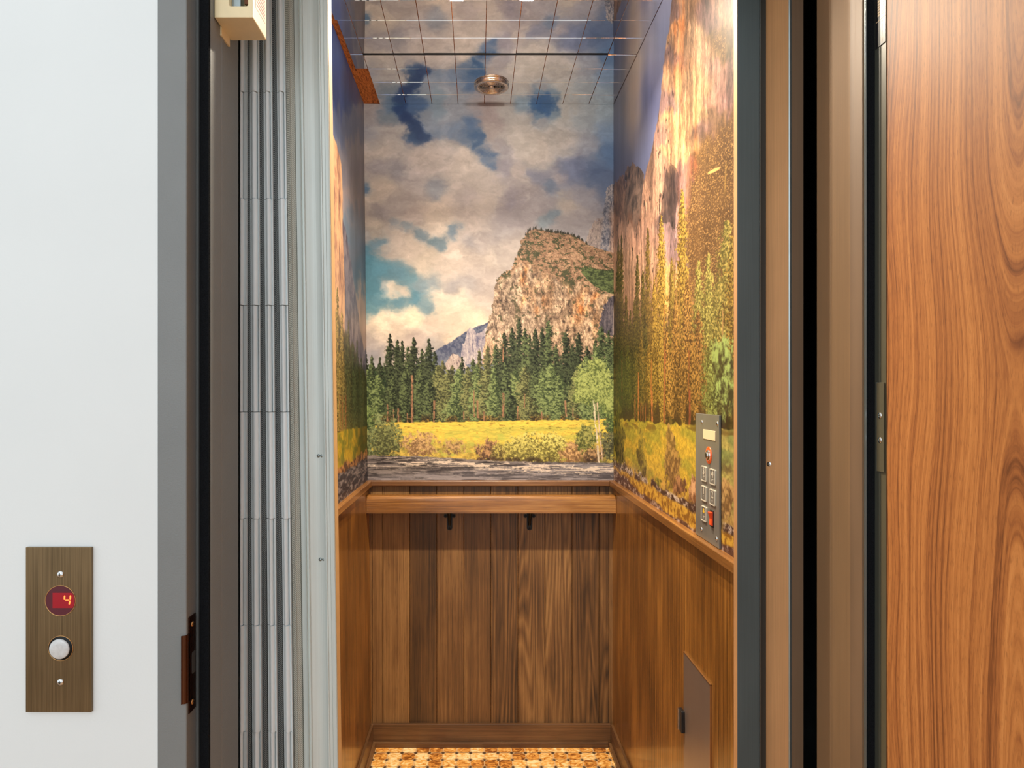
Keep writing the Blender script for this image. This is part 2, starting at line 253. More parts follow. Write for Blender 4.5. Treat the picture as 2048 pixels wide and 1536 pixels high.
def paint_right(X, Y, U, V):
    p = Paint(X, Y, U, V); p.ds = .02; rs = np.random.RandomState(9)
    X, Y, U, V = p.X, p.Y, p.U, p.V
    wx = (fbm(U * .006, V * .004, 5, 60, .6) - .5) * 30; wy = (fbm(U * .006, V * .004, 5, 70, .6) - .5) * 70
    pts = [(1250,60,128,124,130,14),(1236,20,104,112,132),(1236,120,105,113,132),(1236,200,115,118,132),(1238,260,110,114,134),(1240,330,88,98,126),(1262,40,176,158,138,14),(1268,110,178,160,140,14),(1268,170,172,152,136,12),(1268,230,172,152,134,12),(1264,270,150,138,136,14),(1282,60,140,134,142,14),
           (1300,0,128,130,146),(1318,20,118,122,146),(1322,80,104,112,140),(1300,100,132,130,142,16),(1310,150,108,110,140,16),(1296,190,86,92,128,12),(1300,230,94,98,132,14),(1290,250,108,110,134,14),(1285,300,96,102,132),(1262,330,104,108,134),(1250,300,98,106,132),(1275,330,86,94,124),(1300,280,92,98,130)]
    pts = [(a_, b_ * .42) + tuple(r_) for a_, b_, *r_ in pts]
    p.im = p.field_raw(pts, X + wx * .6 + (Y - 150) * .02, (Y + wy * .5) * .42, 17., True) * (1 + .34 * (fbm(U * .014, V * .0022, 5, 80, .6) - .5)[..., None])
    j = (fbm(U * .02, V * .02, 4, 101, .6) - .5)
    for k, (P, c) in enumerate([([(1200,450),(1205,400),(1222,388),(1230,372),(1240,352),(1250,352),(1254,380),(1256,470),(1256,640),(1200,640)], ((44,38,40),(98,78,70),(150,118,98))),
                 ([(1250,400),(1252,352),(1257,338),(1268,330),(1280,333),(1288,345),(1292,640),(1250,640)], ((32,28,28),(80,66,58),(128,104,88)))]):
        p.put(inpoly(X + j * 10, Y + j * 22, P), rock(p, *c, 800 + 20 * k, .03, .018, .3, .75))
    cl = [(1346,0),(1342,35),(1335,70),(1331,120),(1326,165),(1321,200),(1314,245),(1307,285),(1302,312),(1293,338),(1286,370),(1280,430),(1262,500),(1250,580),(1240,640)]
    ex = np.interp(Y, [a[1] for a in cl], [a[0] for a in cl]); ex = np.where(Y < 0, 1346 - Y * .25, ex)
    d = X - ex + j * 9
    m = ss(-.6, .8, d); m = np.maximum(m, ss(405, 470, Y + j * 60 + (fbm(U * .03, V * .01, 3, 105) - .5) * 50) * (X > 1228))
    f = p.field_raw([(1350,20,120,96,92,8),(1350,120,118,94,88,10),(1338,200,128,100,92,9),(1325,260,146,112,96,9),(1312,330,156,118,94,12),(1370,20,178,136,98,14),(1372,90,172,132,96,14),(1366,60,200,138,88,8),(1362,130,176,126,86,10),(1388,60,192,154,116,12),(1400,160,184,144,102,18),(1395,230,184,144,100,16),(1355,180,178,134,98,12),  # tones hold lamp light; peach band set darker against the lamps' bright spot
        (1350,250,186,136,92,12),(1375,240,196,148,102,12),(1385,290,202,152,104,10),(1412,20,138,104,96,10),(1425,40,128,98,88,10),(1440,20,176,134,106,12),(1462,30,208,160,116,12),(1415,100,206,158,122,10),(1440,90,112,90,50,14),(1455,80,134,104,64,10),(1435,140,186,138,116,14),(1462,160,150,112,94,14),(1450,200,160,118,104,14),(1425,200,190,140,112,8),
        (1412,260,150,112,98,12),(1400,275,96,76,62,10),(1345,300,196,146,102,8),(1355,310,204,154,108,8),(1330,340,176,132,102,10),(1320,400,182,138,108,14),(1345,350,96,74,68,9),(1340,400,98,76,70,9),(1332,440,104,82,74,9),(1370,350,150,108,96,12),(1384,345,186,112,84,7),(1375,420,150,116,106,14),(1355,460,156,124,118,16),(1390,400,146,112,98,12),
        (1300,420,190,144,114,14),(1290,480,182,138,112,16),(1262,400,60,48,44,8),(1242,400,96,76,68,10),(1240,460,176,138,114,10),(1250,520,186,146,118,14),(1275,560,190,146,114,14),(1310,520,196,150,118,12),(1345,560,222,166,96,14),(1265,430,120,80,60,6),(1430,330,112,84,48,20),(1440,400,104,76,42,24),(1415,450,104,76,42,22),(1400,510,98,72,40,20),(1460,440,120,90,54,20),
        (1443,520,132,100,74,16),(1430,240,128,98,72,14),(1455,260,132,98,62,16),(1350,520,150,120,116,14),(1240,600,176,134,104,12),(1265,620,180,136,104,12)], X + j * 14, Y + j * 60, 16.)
    r = rdg((U + (fbm(U * .01, V * .004, 3, 110) - .5) * 120) * .022, V * .0035, 5, 120, .62); fi = fbm(U * .09, V * .02, 5, 130, .65); fine = fbm(U * .22, V * .10, 3, 135, .7)
    lng = fbm(U * .05 + j * 2, V * .0028, 5, 145, .65); lng = ss(.36, .66, lng) - .5
    f = f * (.62 + .46 * r + .34 * lng + .42 * (fi - .5) + .50 * (fine - .5))[..., None]
    og = ss(.60, .70, fbm(U * .035 + 4, V * .0025, 3, 147))[..., None] * .45 * (X > 1340)[..., None]; f = f * (1 - og) + f * C(1.08, .84, .62) * og
    shp = inpoly(X + j * 8, Y + j * 30, [(1341,322),(1352,330),(1358,350),(1356,392),(1350,450),(1318,450),(1326,400),(1334,350)])[..., None]; f = f * (1 - .32 * shp)
    blk = ss(.70, .76, fbm(U * .05, V * .03, 4, 140, .6)) * .6 * ss(1390, 1330, X); f = f * (1 - blk[..., None])
    cr = ss(.86, .93, rdg(U * .01 + fbm(U * .02, V * .008, 3, 142) * 1.6, V * .002, 3, 143, .6)) * .12; f = f * (1 - cr[..., None])
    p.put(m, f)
    # sunlit scree and scrub speckle, low right of the cliff
    reg = ss(0, 30, (X - 1392) + (Y - 300) * .28 * (Y < 420) + (Y >= 420) * 33 - (Y > 560) * (Y - 560) * 0 + j * 50) * ss(235, 300, Y + (X - 1430) * .9 + j * 60)
    reg = np.maximum(reg, np.exp(-(((X - 1442) / 20) ** 2 + ((Y - 92) / 34) ** 2) * 1.2) * ss(.4, .6, fbm(U * .03, V * .02, 4, 150)))
    sp = vn(U * .2, V * .42, 151) * .5 + vn(U * .5, V * .9, 152) * .5
    p.put(m * reg * .9, p.mix((84,58,28), (122,88,48), fbm(U * .02, V * .02, 3, 153))); p.put(m * reg * ss(.55, .78, sp) * .85, C(216,166,96)[None, None])
    q = np.exp(-(((X - 1430) + (Y - 341) * .9) / 11) ** 2 - ((Y - 341 + (X - 1430) * .35) / 5) ** 2); p.put(ss(.4, .7, q), C(228,180,104)[None, None])
    q = np.exp(-((X - 1453 + (Y - 350) * .05) / 1.6) ** 2) * ss(318, 330, Y) * ss(400, 370, Y); p.put(q * .6, C(190,150,72)[None, None])
    # trees
    G, GL = (84,62,20), (206,166,68); O, OL = (74,50,20), (196,146,66); D, DL = (40,38,16), (112,100,42); Lg, LgL = (92,84,32), (206,190,96)
    p.put(ss(0, 40, Y - np.interp(X, [1228,1250,1300,1340,1380,1420,1470,1500], [560,640,610,640,620,600,560,540]) + j * 60), p.mix((52,42,16), (110,90,40), ss(.35, .7, fbm(U * .07, V * .05, 4, 160, .65))))
    T = [(1238,478,8,D,DL),(1244,470,7,D,DL),(1253,590,9,D,DL),(1262,620,9,D,DL),(1276,510,9,D,DL),(1270,600,8,D,DL),(1287,540,10,D,(130,112,48)),(1297,455,10,(66,54,22),(150,120,54)),(1291,620,10,D,DL),(1312,600,12,O,OL),(1324,430,15,G,GL),(1310,560,12,G,GL),
         (1345,515,12,G,(176,150,64)),(1366,378,20,G,GL),(1352,600,14,O,OL),(1376,560,20,O,(214,160,76)),(1399,520,18,Lg,LgL),(1419,505,20,Lg,LgL),(1398,620,20,O,(188,136,66)),(1440,560,26,Lg,LgL),(1456,440,40,Lg,(216,190,96)),(1480,420,40,G,GL),(1424,680,22,Lg,(170,180,92)),
         (1448,700,26,(70,66,30),(176,186,100)),(1335,660,14,O,(214,160,72)),(1320,640,13,G,GL),(1244,700,8,D,(96,104,40)),(1256,690,9,D,(120,118,46)),(1272,700,10,D,(140,120,48)),(1284,660,9,(60,50,20),(160,130,56)),(1298,690,11,G,(190,150,60)),(1366,700,18,O,OL),(1385,660,18,O,OL)]
    for i, (x, y, w, d_, l) in enumerate(T):
        yb = np.interp(x, [1232, 1300, 1380, 1440, 1470], [838, 848, 852, 846, 830]) - rs.rand() * 18
        p.conifer(x, y, yb, w * 1.0, d_, l, 1200 + i * 7, .55, 1., 0, .6)
    dkb = ss(790, 835, Y + (fbm(U * .03, V * .02, 3, 170) - .5) * 60) * (Y < 870) * ss(.40, .55, fbm(U * .03, V * .01, 3, 171)); p.put(dkb * .8, C(58,38,22)[None, None])
    for i, (x, a, b, w, c) in enumerate([(1271.5,790,841,1.4,(196,116,62)),(1278,745,842,2.2,(200,120,60)),(1283,806,842,1.2,(176,100,56)),(1287,810,842,1.6,(170,98,56)),(1292,806,842,1.6,(160,96,50)),(1305,770,853,3.2,(206,122,62)),(1304,720,780,2,(170,110,50)),(1331,700,857,3.6,(166,98,54)),(1330,610,700,2,(150,96,46)),
        (1380.5,780,859,3.6,(150,78,46)),(1379,700,780,2,(140,84,42)),(1447,620,720,1.6,(196,150,90)),(1245,720,800,1.4,(110,70,40)),(1361,560,700,1.4,(150,110,52))]):
        p.trunk(x, a, x, b, w, c, 1500 + i, .9)
    p.blob(1455, 760, 20, 75, (70,62,34), (176,196,104), 1560, .06, .5); p.blob(1438, 720, 12, 40, (76,68,32), (168,186,96), 1570, .06, .5)
    # meadow
    my = np.interp(X, [1228, 1250, 1300, 1400, 1450, 1470], [830, 838, 845, 850, 857, 860])
    m = ss(-2, 2, Y - my + (fbm(U * .03, V * 0, 3, 180) - .5) * 12)
    t = fbm(U * .012, V * .03, 4, 181); g = p.mix((224,182,58), (178,162,54), ss(.44, .72, t + .16 * ss(890, 850, Y)))
    rt = ss(1425, 1450, X)[..., None]; g = g * (1 - rt) + p.mix((196,176,92), (150,152,80), ss(.4, .62, t)) * rt
    g = g * (.96 + .75 * (fbm(U * .09, V * .13, 6, 182, .78) - .5))[..., None]
    p.put(m, g)
    p.put(m * ss(.5, .6, fbm(U * .01, V * .06, 3, 183)) * np.exp(-((Y - my - 9) / 9) ** 2) * .7, C(104,78,34)[None, None])
    br = p.mix((150,100,52), (228,170,98), ss(.35, .65, fbm(U * .06, V * .06, 4, 184, .7)))
    lowy = np.interp(X, [1235, 1290, 1350, 1400, 1470], [905, 925, 960, 985, 1010])
    p.put(m * ss(0, 30, Y - lowy + j * 40) * .55 * ss(.4, .6, fbm(U * .02, V * .02, 3, 186) + .1), br)
    p.put(np.exp(-(((X - 1458) / 14) ** 2 + ((Y - 935) / 14) ** 2)) * ss(.35, .55, fbm(U * .03, V * .05, 3, 187)) * .8, C(96,74,44)[None, None])
    for i, (x, y, rx, ry, d_, l) in enumerate([(1236,870,9,60,(46,44,18),(118,112,40)),(1244,895,8,40,(50,44,20),(128,116,44)),(1283,905,8,42,(86,72,30),(176,156,60)),(1288,930,6,22,(80,62,28),(168,146,58)),(1342,920,12,52,(108,78,36),(200,156,80)),(1350,940,12,36,(112,78,38),(196,150,76)),(1340,880,6,30,(120,92,42),(196,152,78)),(1316,965,8,12,(110,100,34),(214,190,70)),
                  (1362,970,12,20,(104,66,40),(196,138,86)),(1388,985,8,30,(130,84,50),(238,180,124)),(1455,1000,14,36,(126,92,52),(214,168,100))]):
        p.blob(x, y, rx, ry, d_, l, 1600 + 11 * i, .07)
    # stony bank and water's edge
    by = np.interp(X, [1228, 1245, 1290, 1340, 1400, 1468, 1500], [920, 930, 955, 985, 1020, 1062, 1085])
    st = p.mix((70,46,38), (232,208,186), ss(.42, .68, fbm(U * .05, V * .09, 5, 190, .75)))
    n = (fbm(U * .02, V * .02, 4, 191) - .5)
    p.put(ss(12, 5, np.abs(Y - by - 4 + n * 26)) * ss(.2, .4, fbm(U * .02, V * .02, 3, 192)) * .95, st)
    p.put(ss(4, 12, Y - by - 3 + n * 12), p.mix((150,100,36), (232,178,66), ss(.35, .62, fbm(U * .07, V * .07, 4, 193, .7))))
    b2 = np.interp(X, [1228, 1245, 1290, 1340, 1400, 1468, 1500], [938, 950, 990, 1028, 1062, 1098, 1120])
    p.put(ss(-3, 3, Y - b2 + n * 14), p.mix((92,58,46), (210,182,160), ss(.44, .72, fbm(U * .045, V * .09, 5, 194, .75))))
    return p.im
def paint_left(X, Y, U, V):
    p = Paint(X, Y, U, V); X, Y, U, V = p.X, p.Y, p.U, p.V
    j = (fbm(U * .02, V * .02, 4, 201, .6) - .5)
    pts = [(666,60,44,64,110),(680,60,44,62,108),(668,130,44,62,112),(684,130,48,70,116),(690,90,60,80,118),(700,180,58,72,112),(690,200,50,64,108),(715,170,96,96,112),(722,220,130,122,124),(700,260,70,80,108),(712,240,110,108,118),(716,300,120,112,114),(690,260,80,88,112),
           (720,360,112,104,108),(700,330,110,104,110),(694,400,128,114,112),(716,440,110,106,112),(724,480,88,96,110),(700,450,70,92,108),(712,520,84,92,104),(722,560,74,90,104),(718,600,156,130,112),(726,640,150,124,108),(722,700,130,110,98)]
    p.im = p.field_raw(pts, X + j * 16, Y + j * 90, 18.) * (1 + .5 * (fbm(U * .012, V * .004, 5, 202, .6) - .5)[..., None])
    # near cliff, then the farther blue one
    y1 = np.interp(X, [684, 690, 700, 712, 720, 727], [430, 450, 500, 590, 650, 700]) + j * 30
    p.put(ss(-3, 3, Y - y1) * ss(681, 684, X), rock(p, (44,42,56), (80,74,86), (118,106,108), 210, .03, .012, .3, .75))
    e = np.interp(Y, [262, 300, 330, 360, 450, 560], [668, 680, 686, 688, 688, 690]) + j * 4
    p.put(ss(-1, 1, e - X) * ss(255, 268, Y), rock(p, (70,46,40), (150,106,80), (196,148,106), 220, .025, .006, .3, .72))
    D, DL, G, GL = (34,34,16), (92,92,44), (82,62,22), (182,146,62)
    p.put(ss(-10, 10, Y - np.interp(X, [668,690,710,727], [620,660,700,745]) + j * 40), p.mix((30,30,16), (76,72,34), fbm(U * .06, V * .05, 4, 230)))
    for i, (x, y, w, d_, l) in enumerate([(675,575,5,G,GL),(684,620,5,G,GL),(668,600,5,G,GL),(692,700,5,D,DL),(697,640,4,D,DL),(706,690,5,D,(80,96,48)),(714,680,4,D,(70,84,44)),(722,715,4,D,(70,84,46)),(680,700,6,G,GL),(700,720,6,D,DL),(688,740,6,(60,50,20),(150,124,56)),(710,740,6,D,(84,96,48)),(726,740,5,D,DL)]):
        p.conifer(x, y, 862, w, d_, l, 1800 + 7 * i, .5)
    for i, x in enumerate((678, 683, 690)): p.trunk(x, 790, x, 862, 1.2, (150,84,48), 1900 + i, .8)
    m = ss(-2, 2, Y - (862 - (X - 680) * .18) + j * 8); g = p.mix((216,170,40), (136,128,36), ss(.4, .65, fbm(U * .02, V * .03, 4, 240)))
    dk = ss(700, 726, X)[..., None]; g = g * (1 - .45 * dk); p.put(m, g * (.9 + .5 * (fbm(U * .08, V * .08, 4, 241, .7) - .5))[..., None])
    m = ss(-2, 3, Y - np.interp(X, [675, 700, 727], [935, 922, 900]) + j * 26); p.put(m, p.mix((76,46,28), (190,128,70), ss(.35, .65, fbm(U * .05, V * .05, 4, 242, .7))))
    m = ss(-2, 3, Y - np.interp(X, [675, 700, 727], [950, 936, 914]) + j * 16); p.put(m, p.mix((52,46,50), (150,132,124), ss(.4, .72, fbm(U * .03, V * .12, 4, 243, .65))))
    return p.im
# ---------------------------------------------------------------- helpers
def wx(px, Y): return (px - VX) * Y / F
def wz(py, Y): return EYE - (py - VY) * Y / F
def on_right(px, py, X): Y = X * F / (px - VX); return Y, wz(py, Y)
def srgb(r, g, b):
    f = lambda c: (c / 255 / 12.92) if c / 255 <= .04045 else ((c / 255 + .055) / 1.055) ** 2.4
    return (f(r), f(g), f(b), 1)
def tag(o, label=None, cat=None, group=None, kind=None):
    if label: o['label'] = label
    if cat: o['category'] = cat
    if group: o['group'] = group
    if kind: o['kind'] = kind
    return o
def empty(name, loc, label, cat, group=None, kind=None):
    o = bpy.data.objects.new(name, None); o.location = loc; o.empty_display_size = .05; col.objects.link(o); return tag(o, label, cat, group, kind)
def copy_tree(o, parent=None):
    c = o.copy(); col.objects.link(c); c.parent = parent
    for ch in list(o.children): copy_tree(ch, c)
    return c
class MB:
    """collects shapes in world coordinates, then links them as one mesh object relative to its parent's place"""
    def __init__(s): s.v = []; s.f = []; s.a = []; s.sm = []; s.m = []; s.cur = 0.; s.mat = 0
    def add(s, vs, fs, smooth=False):
        n = len(s.v); s.v += [tuple(v) for v in vs]
        for f in fs: s.f.append([i + n for i in f]); s.a.append(s.cur); s.sm.append(smooth); s.m.append(s.mat)
        return s
    def box(s, x0, x1, y0, y1, z0, z1, shear=0., zr=1.3):
        q = lambda x, y, z: (x + shear * (z - zr), y, z)
        v = [q(x, y, z) for z in (z0, z1) for x, y in ((x0, y0), (x1, y0), (x1, y1), (x0, y1))]
        return s.add(v, [(3, 2, 1, 0), (4, 5, 6, 7), (0, 1, 5, 4), (1, 2, 6, 5), (2, 3, 7, 6), (3, 0, 4, 7)])
    def prism(s, pts, z0, z1, shear=0., zr=1.3, smooth=False, caps=True):
        """closed outline in x, y raised from z0 to z1"""
        n = len(pts); v = [(x + shear * (z - zr), y, z) for z in (z0, z1) for x, y in pts]
        s.add(v, [(i, (i + 1) % n, n + (i + 1) % n, n + i) for i in range(n)], smooth)
        if caps: s.add(v, [tuple(range(n))[::-1], tuple(range(n, 2 * n))])
        return s
    def ext(s, pts, axis, a0, a1, smooth=False):
        """closed outline in the plane across an axis, pushed along it: x -> (y,z) pts, y -> (x,z) pts"""
        n = len(pts)
        mk = {'x': lambda p, a: (a, p[0], p[1]), 'y': lambda p, a: (p[0], a, p[1]), 'z': lambda p, a: (p[0], p[1], a)}[axis]
        v = [mk(p, a) for a in (a0, a1) for p in pts]
        s.add(v, [(i, (i + 1) % n, n + (i + 1) % n, n + i) for i in range(n)], smooth)
        return s.add(v, [tuple(range(n))[::-1], tuple(range(n, 2 * n))])
    def lathe(s, prof, c, d, n=32, smooth=True, caps=True):
        """prof: (radius, distance along d)"""
        d = Vector(d).normalized(); a = d.orthogonal().normalized(); b = d.cross(a); c = Vector(c)
        v = [c + d * h + (a * math.cos(t * 2 * math.pi / n) + b * math.sin(t * 2 * math.pi / n)) * r for r, h in prof for t in range(n)]
        f = [(k * n + i, k * n + (i + 1) % n, (k + 1) * n + (i + 1) % n, (k + 1) * n + i) for k in range(len(prof) - 1) for i in range(n)]
        s.add(v, f, smooth)
        if not caps: return s
        if prof[-1][0] > 1e-6: s.add(v[-n:], [tuple(range(n))])
        if prof[0][0] > 1e-6: s.add(v[:n], [tuple(range(n))[::-1]])
        return s
    def tube(s, pts, r, n=10):
        pts = [Vector(p) for p in pts]; v = []; rr = r if isinstance(r, (list, tuple)) else [r] * len(pts)
        up = Vector((.31, .52, .79))
        for i, p in enumerate(pts):
            d = (pts[min(i + 1, len(pts) - 1)] - pts[max(i - 1, 0)]).normalized(); a = d.cross(up).normalized(); b = d.cross(a)
            v += [p + (a * math.cos(t * 2 * math.pi / n) + b * math.sin(t * 2 * math.pi / n)) * rr[i] for t in range(n)]
        f = [(k * n + i, k * n + (i + 1) % n, (k + 1) * n + (i + 1) % n, (k + 1) * n + i) for k in range(len(pts) - 1) for i in range(n)]
        s.add(v, f, True); s.add(v[:n], [tuple(range(n))[::-1]]); s.add(v[-n:], [tuple(range(n))]); return s
    def build(s, name, mats, parent=None, bevel=0, seg=2, pid=False):
        me = bpy.data.meshes.new(name); o_ = Vector((0, 0, 0))
        p = parent
        while p is not None: o_ = o_ + Vector(p.location); p = p.parent
        me.from_pydata([tuple(Vector(v) - o_) for v in s.v], [], s.f)
        if not isinstance(mats, (list, tuple)): mats = [mats]
        for m in mats: me.materials.append(m)
        me.polygons.foreach_set('use_smooth', s.sm); me.polygons.foreach_set('material_index', s.m)
        if pid: me.attributes.new('pid', 'FLOAT', 'FACE').data.foreach_set('value', s.a)
        bm = bmesh.new(); bm.from_mesh(me); bmesh.ops.recalc_face_normals(bm, faces=bm.faces); bm.to_mesh(me); bm.free()
        o = bpy.data.objects.new(name, me); col.objects.link(o)
        if parent: o.parent = parent
        if bevel:
            b = o.modifiers.new('b', 'BEVEL'); b.width = bevel; b.segments = seg; b.limit_method = 'ANGLE'; b.angle_limit = math.radians(40)
        return o
def circ(cx, cy, r, n=24, ry=None): return [(cx + r * math.cos(2 * math.pi * i / n), cy + (ry or r) * math.sin(2 * math.pi * i / n)) for i in range(n)]
def rrect(x0, x1, y0, y1, r, n=5):
    out = []
    for cx, cy, a in ((x1 - r, y1 - r, 0), (x0 + r, y1 - r, 90), (x0 + r, y0 + r, 180), (x1 - r, y0 + r, 270)):
        for i in range(n + 1): t = math.radians(a + 90 * i / n); out.append((cx + r * math.cos(t), cy + r * math.sin(t)))
    return out
# ---------------------------------------------------------------- materials
class NT:
    def __init__(s, name):
        s.m = bpy.data.materials.new(name); s.m.use_nodes = True; s.t = s.m.node_tree; s.b = s.t.nodes['Principled BSDF']; s.n = s.t.nodes; s.l = s.t.links
    def node(s, typ, **kw):
        n = s.n.new(typ)
        for k, v in kw.items(): setattr(n, k, v)
        return n
    def link(s, a, b): s.l.new(a, b)
    def pos(s, scale=(1, 1, 1)):
        tc = s.node('ShaderNodeTexCoord'); mp = s.node('ShaderNodeMapping'); mp.inputs['Scale'].default_value = scale
        s.link(tc.outputs['Object'], mp.inputs[0]); return mp.outputs[0]
    def noise(s, vec, scale=1., detail=4., rough=.5, dist=0.):
        n = s.node('ShaderNodeTexNoise'); n.inputs['Scale'].default_value = scale; n.inputs['Detail'].default_value = detail
        n.inputs['Roughness'].default_value = rough; n.inputs['Distortion'].default_value = dist; s.link(vec, n.inputs['Vector']); return n.outputs['Fac']
    def ramp(s, fac, stops):
        r = s.node('ShaderNodeValToRGB'); s.link(fac, r.inputs[0]); e = r.color_ramp.elements
        while len(e) < len(stops): e.new(.5)
        for i, (p, c) in enumerate(stops): e[i].position = p; e[i].color = c
        return r.outputs[0]
    def math(s, op, a, b=None, c=None):
        n = s.node('ShaderNodeMath', operation=op)
        for i, v in enumerate((a, b, c)):
            if v is None: continue
            if isinstance(v, (int, float)): n.inputs[i].default_value = v
            else: s.link(v, n.inputs[i])
        return n.outputs[0]
    def mixc(s, fac, a, b, mode='MIX'):
        n = s.node('ShaderNodeMix', data_type='RGBA', blend_type=mode)
        for i, v in ((0, fac), (6, a), (7, b)):
            if isinstance(v, (int, float)): n.inputs[i].default_value = v
            elif isinstance(v, tuple): n.inputs[i].default_value = v
            else: s.link(v, n.inputs[i])
        return n.outputs[2]
    def bump(s, h, strength=.2, dist=.001):
        n = s.node('ShaderNodeBump'); n.inputs['Strength'].default_value = strength; n.inputs['Distance'].default_value = dist
        s.link(h, n.inputs['Height']); s.link(n.outputs[0], s.b.inputs['Normal'])
    def set(s, **kw):
        for k, v in kw.items():
            i = s.b.inputs[k.replace('_', ' ')]
            if isinstance(v, (int, float, tuple)): i.default_value = v
            else: s.link(v, i)
        return s.m
def plain(name, c, rough=.5, metal=0., spec=.5, var=.06, ns=40., bump=0., bs=400., em=None, es=0., coat=0.):
    t = NT(name); v = t.pos(); n = t.noise(v, ns, 4)
    lo = tuple(x * (1 - var) for x in c[:3]) + (1,); hi = tuple(min(1, x * (1 + var)) for x in c[:3]) + (1,)
    t.set(Base_Color=t.ramp(n, [(.3, lo), (.7, hi)]), Roughness=rough, Metallic=metal, Specular_IOR_Level=spec, Coat_Weight=coat)
    if bump: t.bump(t.noise(v, bs, 3), bump)
    if em: t.set(Emission_Color=em, Emission_Strength=es)
    return t.m
def brushed(name, c, rough=.3, axis='z', streak=.18, s=900., metal=1., blotch=.12):
    t = NT(name); sc_ = {'z': (s, s, s * .006), 'x': (s * .006, s, s), 'y': (s, s * .006, s)}[axis]
    n = t.noise(t.pos(sc_), 1, 3, .6); g = t.noise(t.pos((9, 9, 3)), 1, 4, .55)
    ws = streak / (streak + blotch); k = t.math('ADD', t.math('MULTIPLY', n, ws), t.math('MULTIPLY', g, 1 - ws))
    lo = tuple(x * (1 - streak - blotch) for x in c[:3]) + (1,); hi = tuple(min(1, x * (1 + streak + blotch)) for x in c[:3]) + (1,)
    t.set(Base_Color=t.ramp(k, [(.36, lo), (.64, hi)]), Metallic=metal, Roughness=t.math('ADD', rough - .08, t.math('MULTIPLY', n, .16)))
    t.bump(n, .06, .0004); return t.m
def wood(name, dark, mid, light, axis='z', across=1., rough=.34, coat=.25, cath=.5, contrast=1., pid=False, long=1., pores=.5, offs=(0, 0, 0), tint=.22, rings=7.):
    """oak-like grain running along one axis; 'pid' gives each board its own cut and tone"""
    t = NT(name); tc = t.node('ShaderNodeTexCoord'); P = tc.outputs['Object']
    add = t.node('ShaderNodeVectorMath', operation='ADD'); t.link(P, add.inputs[0]); add.inputs[1].default_value = offs; P = add.outputs[0]
    pidv = None
    if pid:
        at = t.node('ShaderNodeAttribute'); at.attribute_name = 'pid'; pidv = at.outputs['Fac']
        cb = t.node('ShaderNodeCombineXYZ')
        for i, k in enumerate((3.7, 5.3, 2.9)): t.link(t.math('MULTIPLY', pidv, k), cb.inputs[i])
        a2 = t.node('ShaderNodeVectorMath', operation='ADD'); t.link(P, a2.inputs[0]); t.link(cb.outputs[0], a2.inputs[1]); P = a2.outputs[0]
    def vec(a, l):
        mp = t.node('ShaderNodeMapping'); mp.inputs['Scale'].default_value = {'z': (a, a, l), 'x': (l, a, a), 'y': (a, l, a)}[axis]; t.link(P, mp.inputs[0]); return mp.outputs[0]
    # broad growth figure: contours of a stretched noise make cathedral rings
    big = t.noise(vec(7 * across, .55 * long), 1, 2, .45, .3)
    ring = t.math('FRACT', t.math('MULTIPLY', big, rings * 2.2))
    ring = t.math('SUBTRACT', t.math('MULTIPLY', t.math('ABSOLUTE', t.math('SUBTRACT', ring, .5)), 2), .5)
    strk = t.noise(vec(120 * across, 1.6 * long), 1, 5, .6, .1)
    blot = t.noise(vec(9, 3), 1, 3, .55)
    fine = t.noise(vec(420 * across, 9 * long), 1, 3, .6)
    pore = t.noise(vec(900 * across, 22 * long), 1, 2, .5)
    g = t.math('ADD', t.math('MULTIPLY', t.math('SUBTRACT', strk, .5), .55), t.math('MULTIPLY', t.math('SUBTRACT', blot, .5), .5))
    g = t.math('ADD', t.math('ADD', g, .5), t.math('MULTIPLY', t.math('SUBTRACT', fine, .5), .36 * contrast))
    rk_ = cath * .25
    if pid:
        wn = t.node('ShaderNodeTexWhiteNoise', noise_dimensions='1D'); t.link(pidv, wn.inputs['W'])
        g = t.math('ADD', g, t.math('MULTIPLY', t.math('SUBTRACT', wn.outputs['Value'], .5), tint))
        wn2 = t.node('ShaderNodeTexWhiteNoise', noise_dimensions='1D'); t.link(t.math('ADD', pidv, 17.3), wn2.inputs['W'])
        rk_ = t.math('MULTIPLY', t.math('GREATER_THAN', wn2.outputs['Value'], .55), cath * .34)
        rk_ = t.math('ADD', rk_, .04)
    g = t.math('ADD', g, t.math('MULTIPLY', ring, rk_))
    c = t.ramp(g, [(.5 - .24 / contrast, dark), (.5, mid), (.5 + .24 / contrast, light)])
    pm = t.ramp(pore, [(.30, (1, 1, 1, 1)), (.40, (0, 0, 0, 1))])
    c = t.mixc(t.math('MULTIPLY', pm, pores), c, dark)
    t.set(Base_Color=c, Roughness=t.math('ADD', rough, t.math('MULTIPLY', pm, .15)), Coat_Weight=coat, Coat_Roughness=.12)
    t.bump(fine, .12, .0006); return t.m
M = {}
M['white_wall'] = plain('white_wall_paint', srgb(228, 232, 232), .62, var=.012, ns=6, bump=.16, bs=260)
M['frame_grey'] = plain('grey_textured_steel_paint', srgb(122, 124, 123), .42, var=.03, ns=12, bump=.35, bs=420)
M['frame_dark'] = plain('dark_grey_steel_paint', srgb(96, 92, 86), .33, var=.05, ns=12, bump=.12, bs=420)
M['jamb_bronze'] = brushed('bronze_jamb_metal', srgb(140, 110, 78), .58, 'z', .05, 700, metal=.15, blotch=.06)
M['jamb_brown'] = brushed('brown_jamb_metal', srgb(112, 88, 66), .58, 'z', .05, 700, metal=.1, blotch=.10)
M['olive'] = plain('olive_steel_paint', srgb(84, 78, 60), .35, var=.06, ns=9)
M['green_grey'] = plain('green_grey_steel_paint', srgb(62, 64, 56), .4, var=.05, ns=9)
M['felt'] = plain('black_pile_felt', srgb(20, 22, 25), .95, var=.5, ns=900, spec=.1, bump=.6, bs=1500)
M['rubber'] = plain('black_rubber', srgb(40, 42, 42), .6, var=.1)
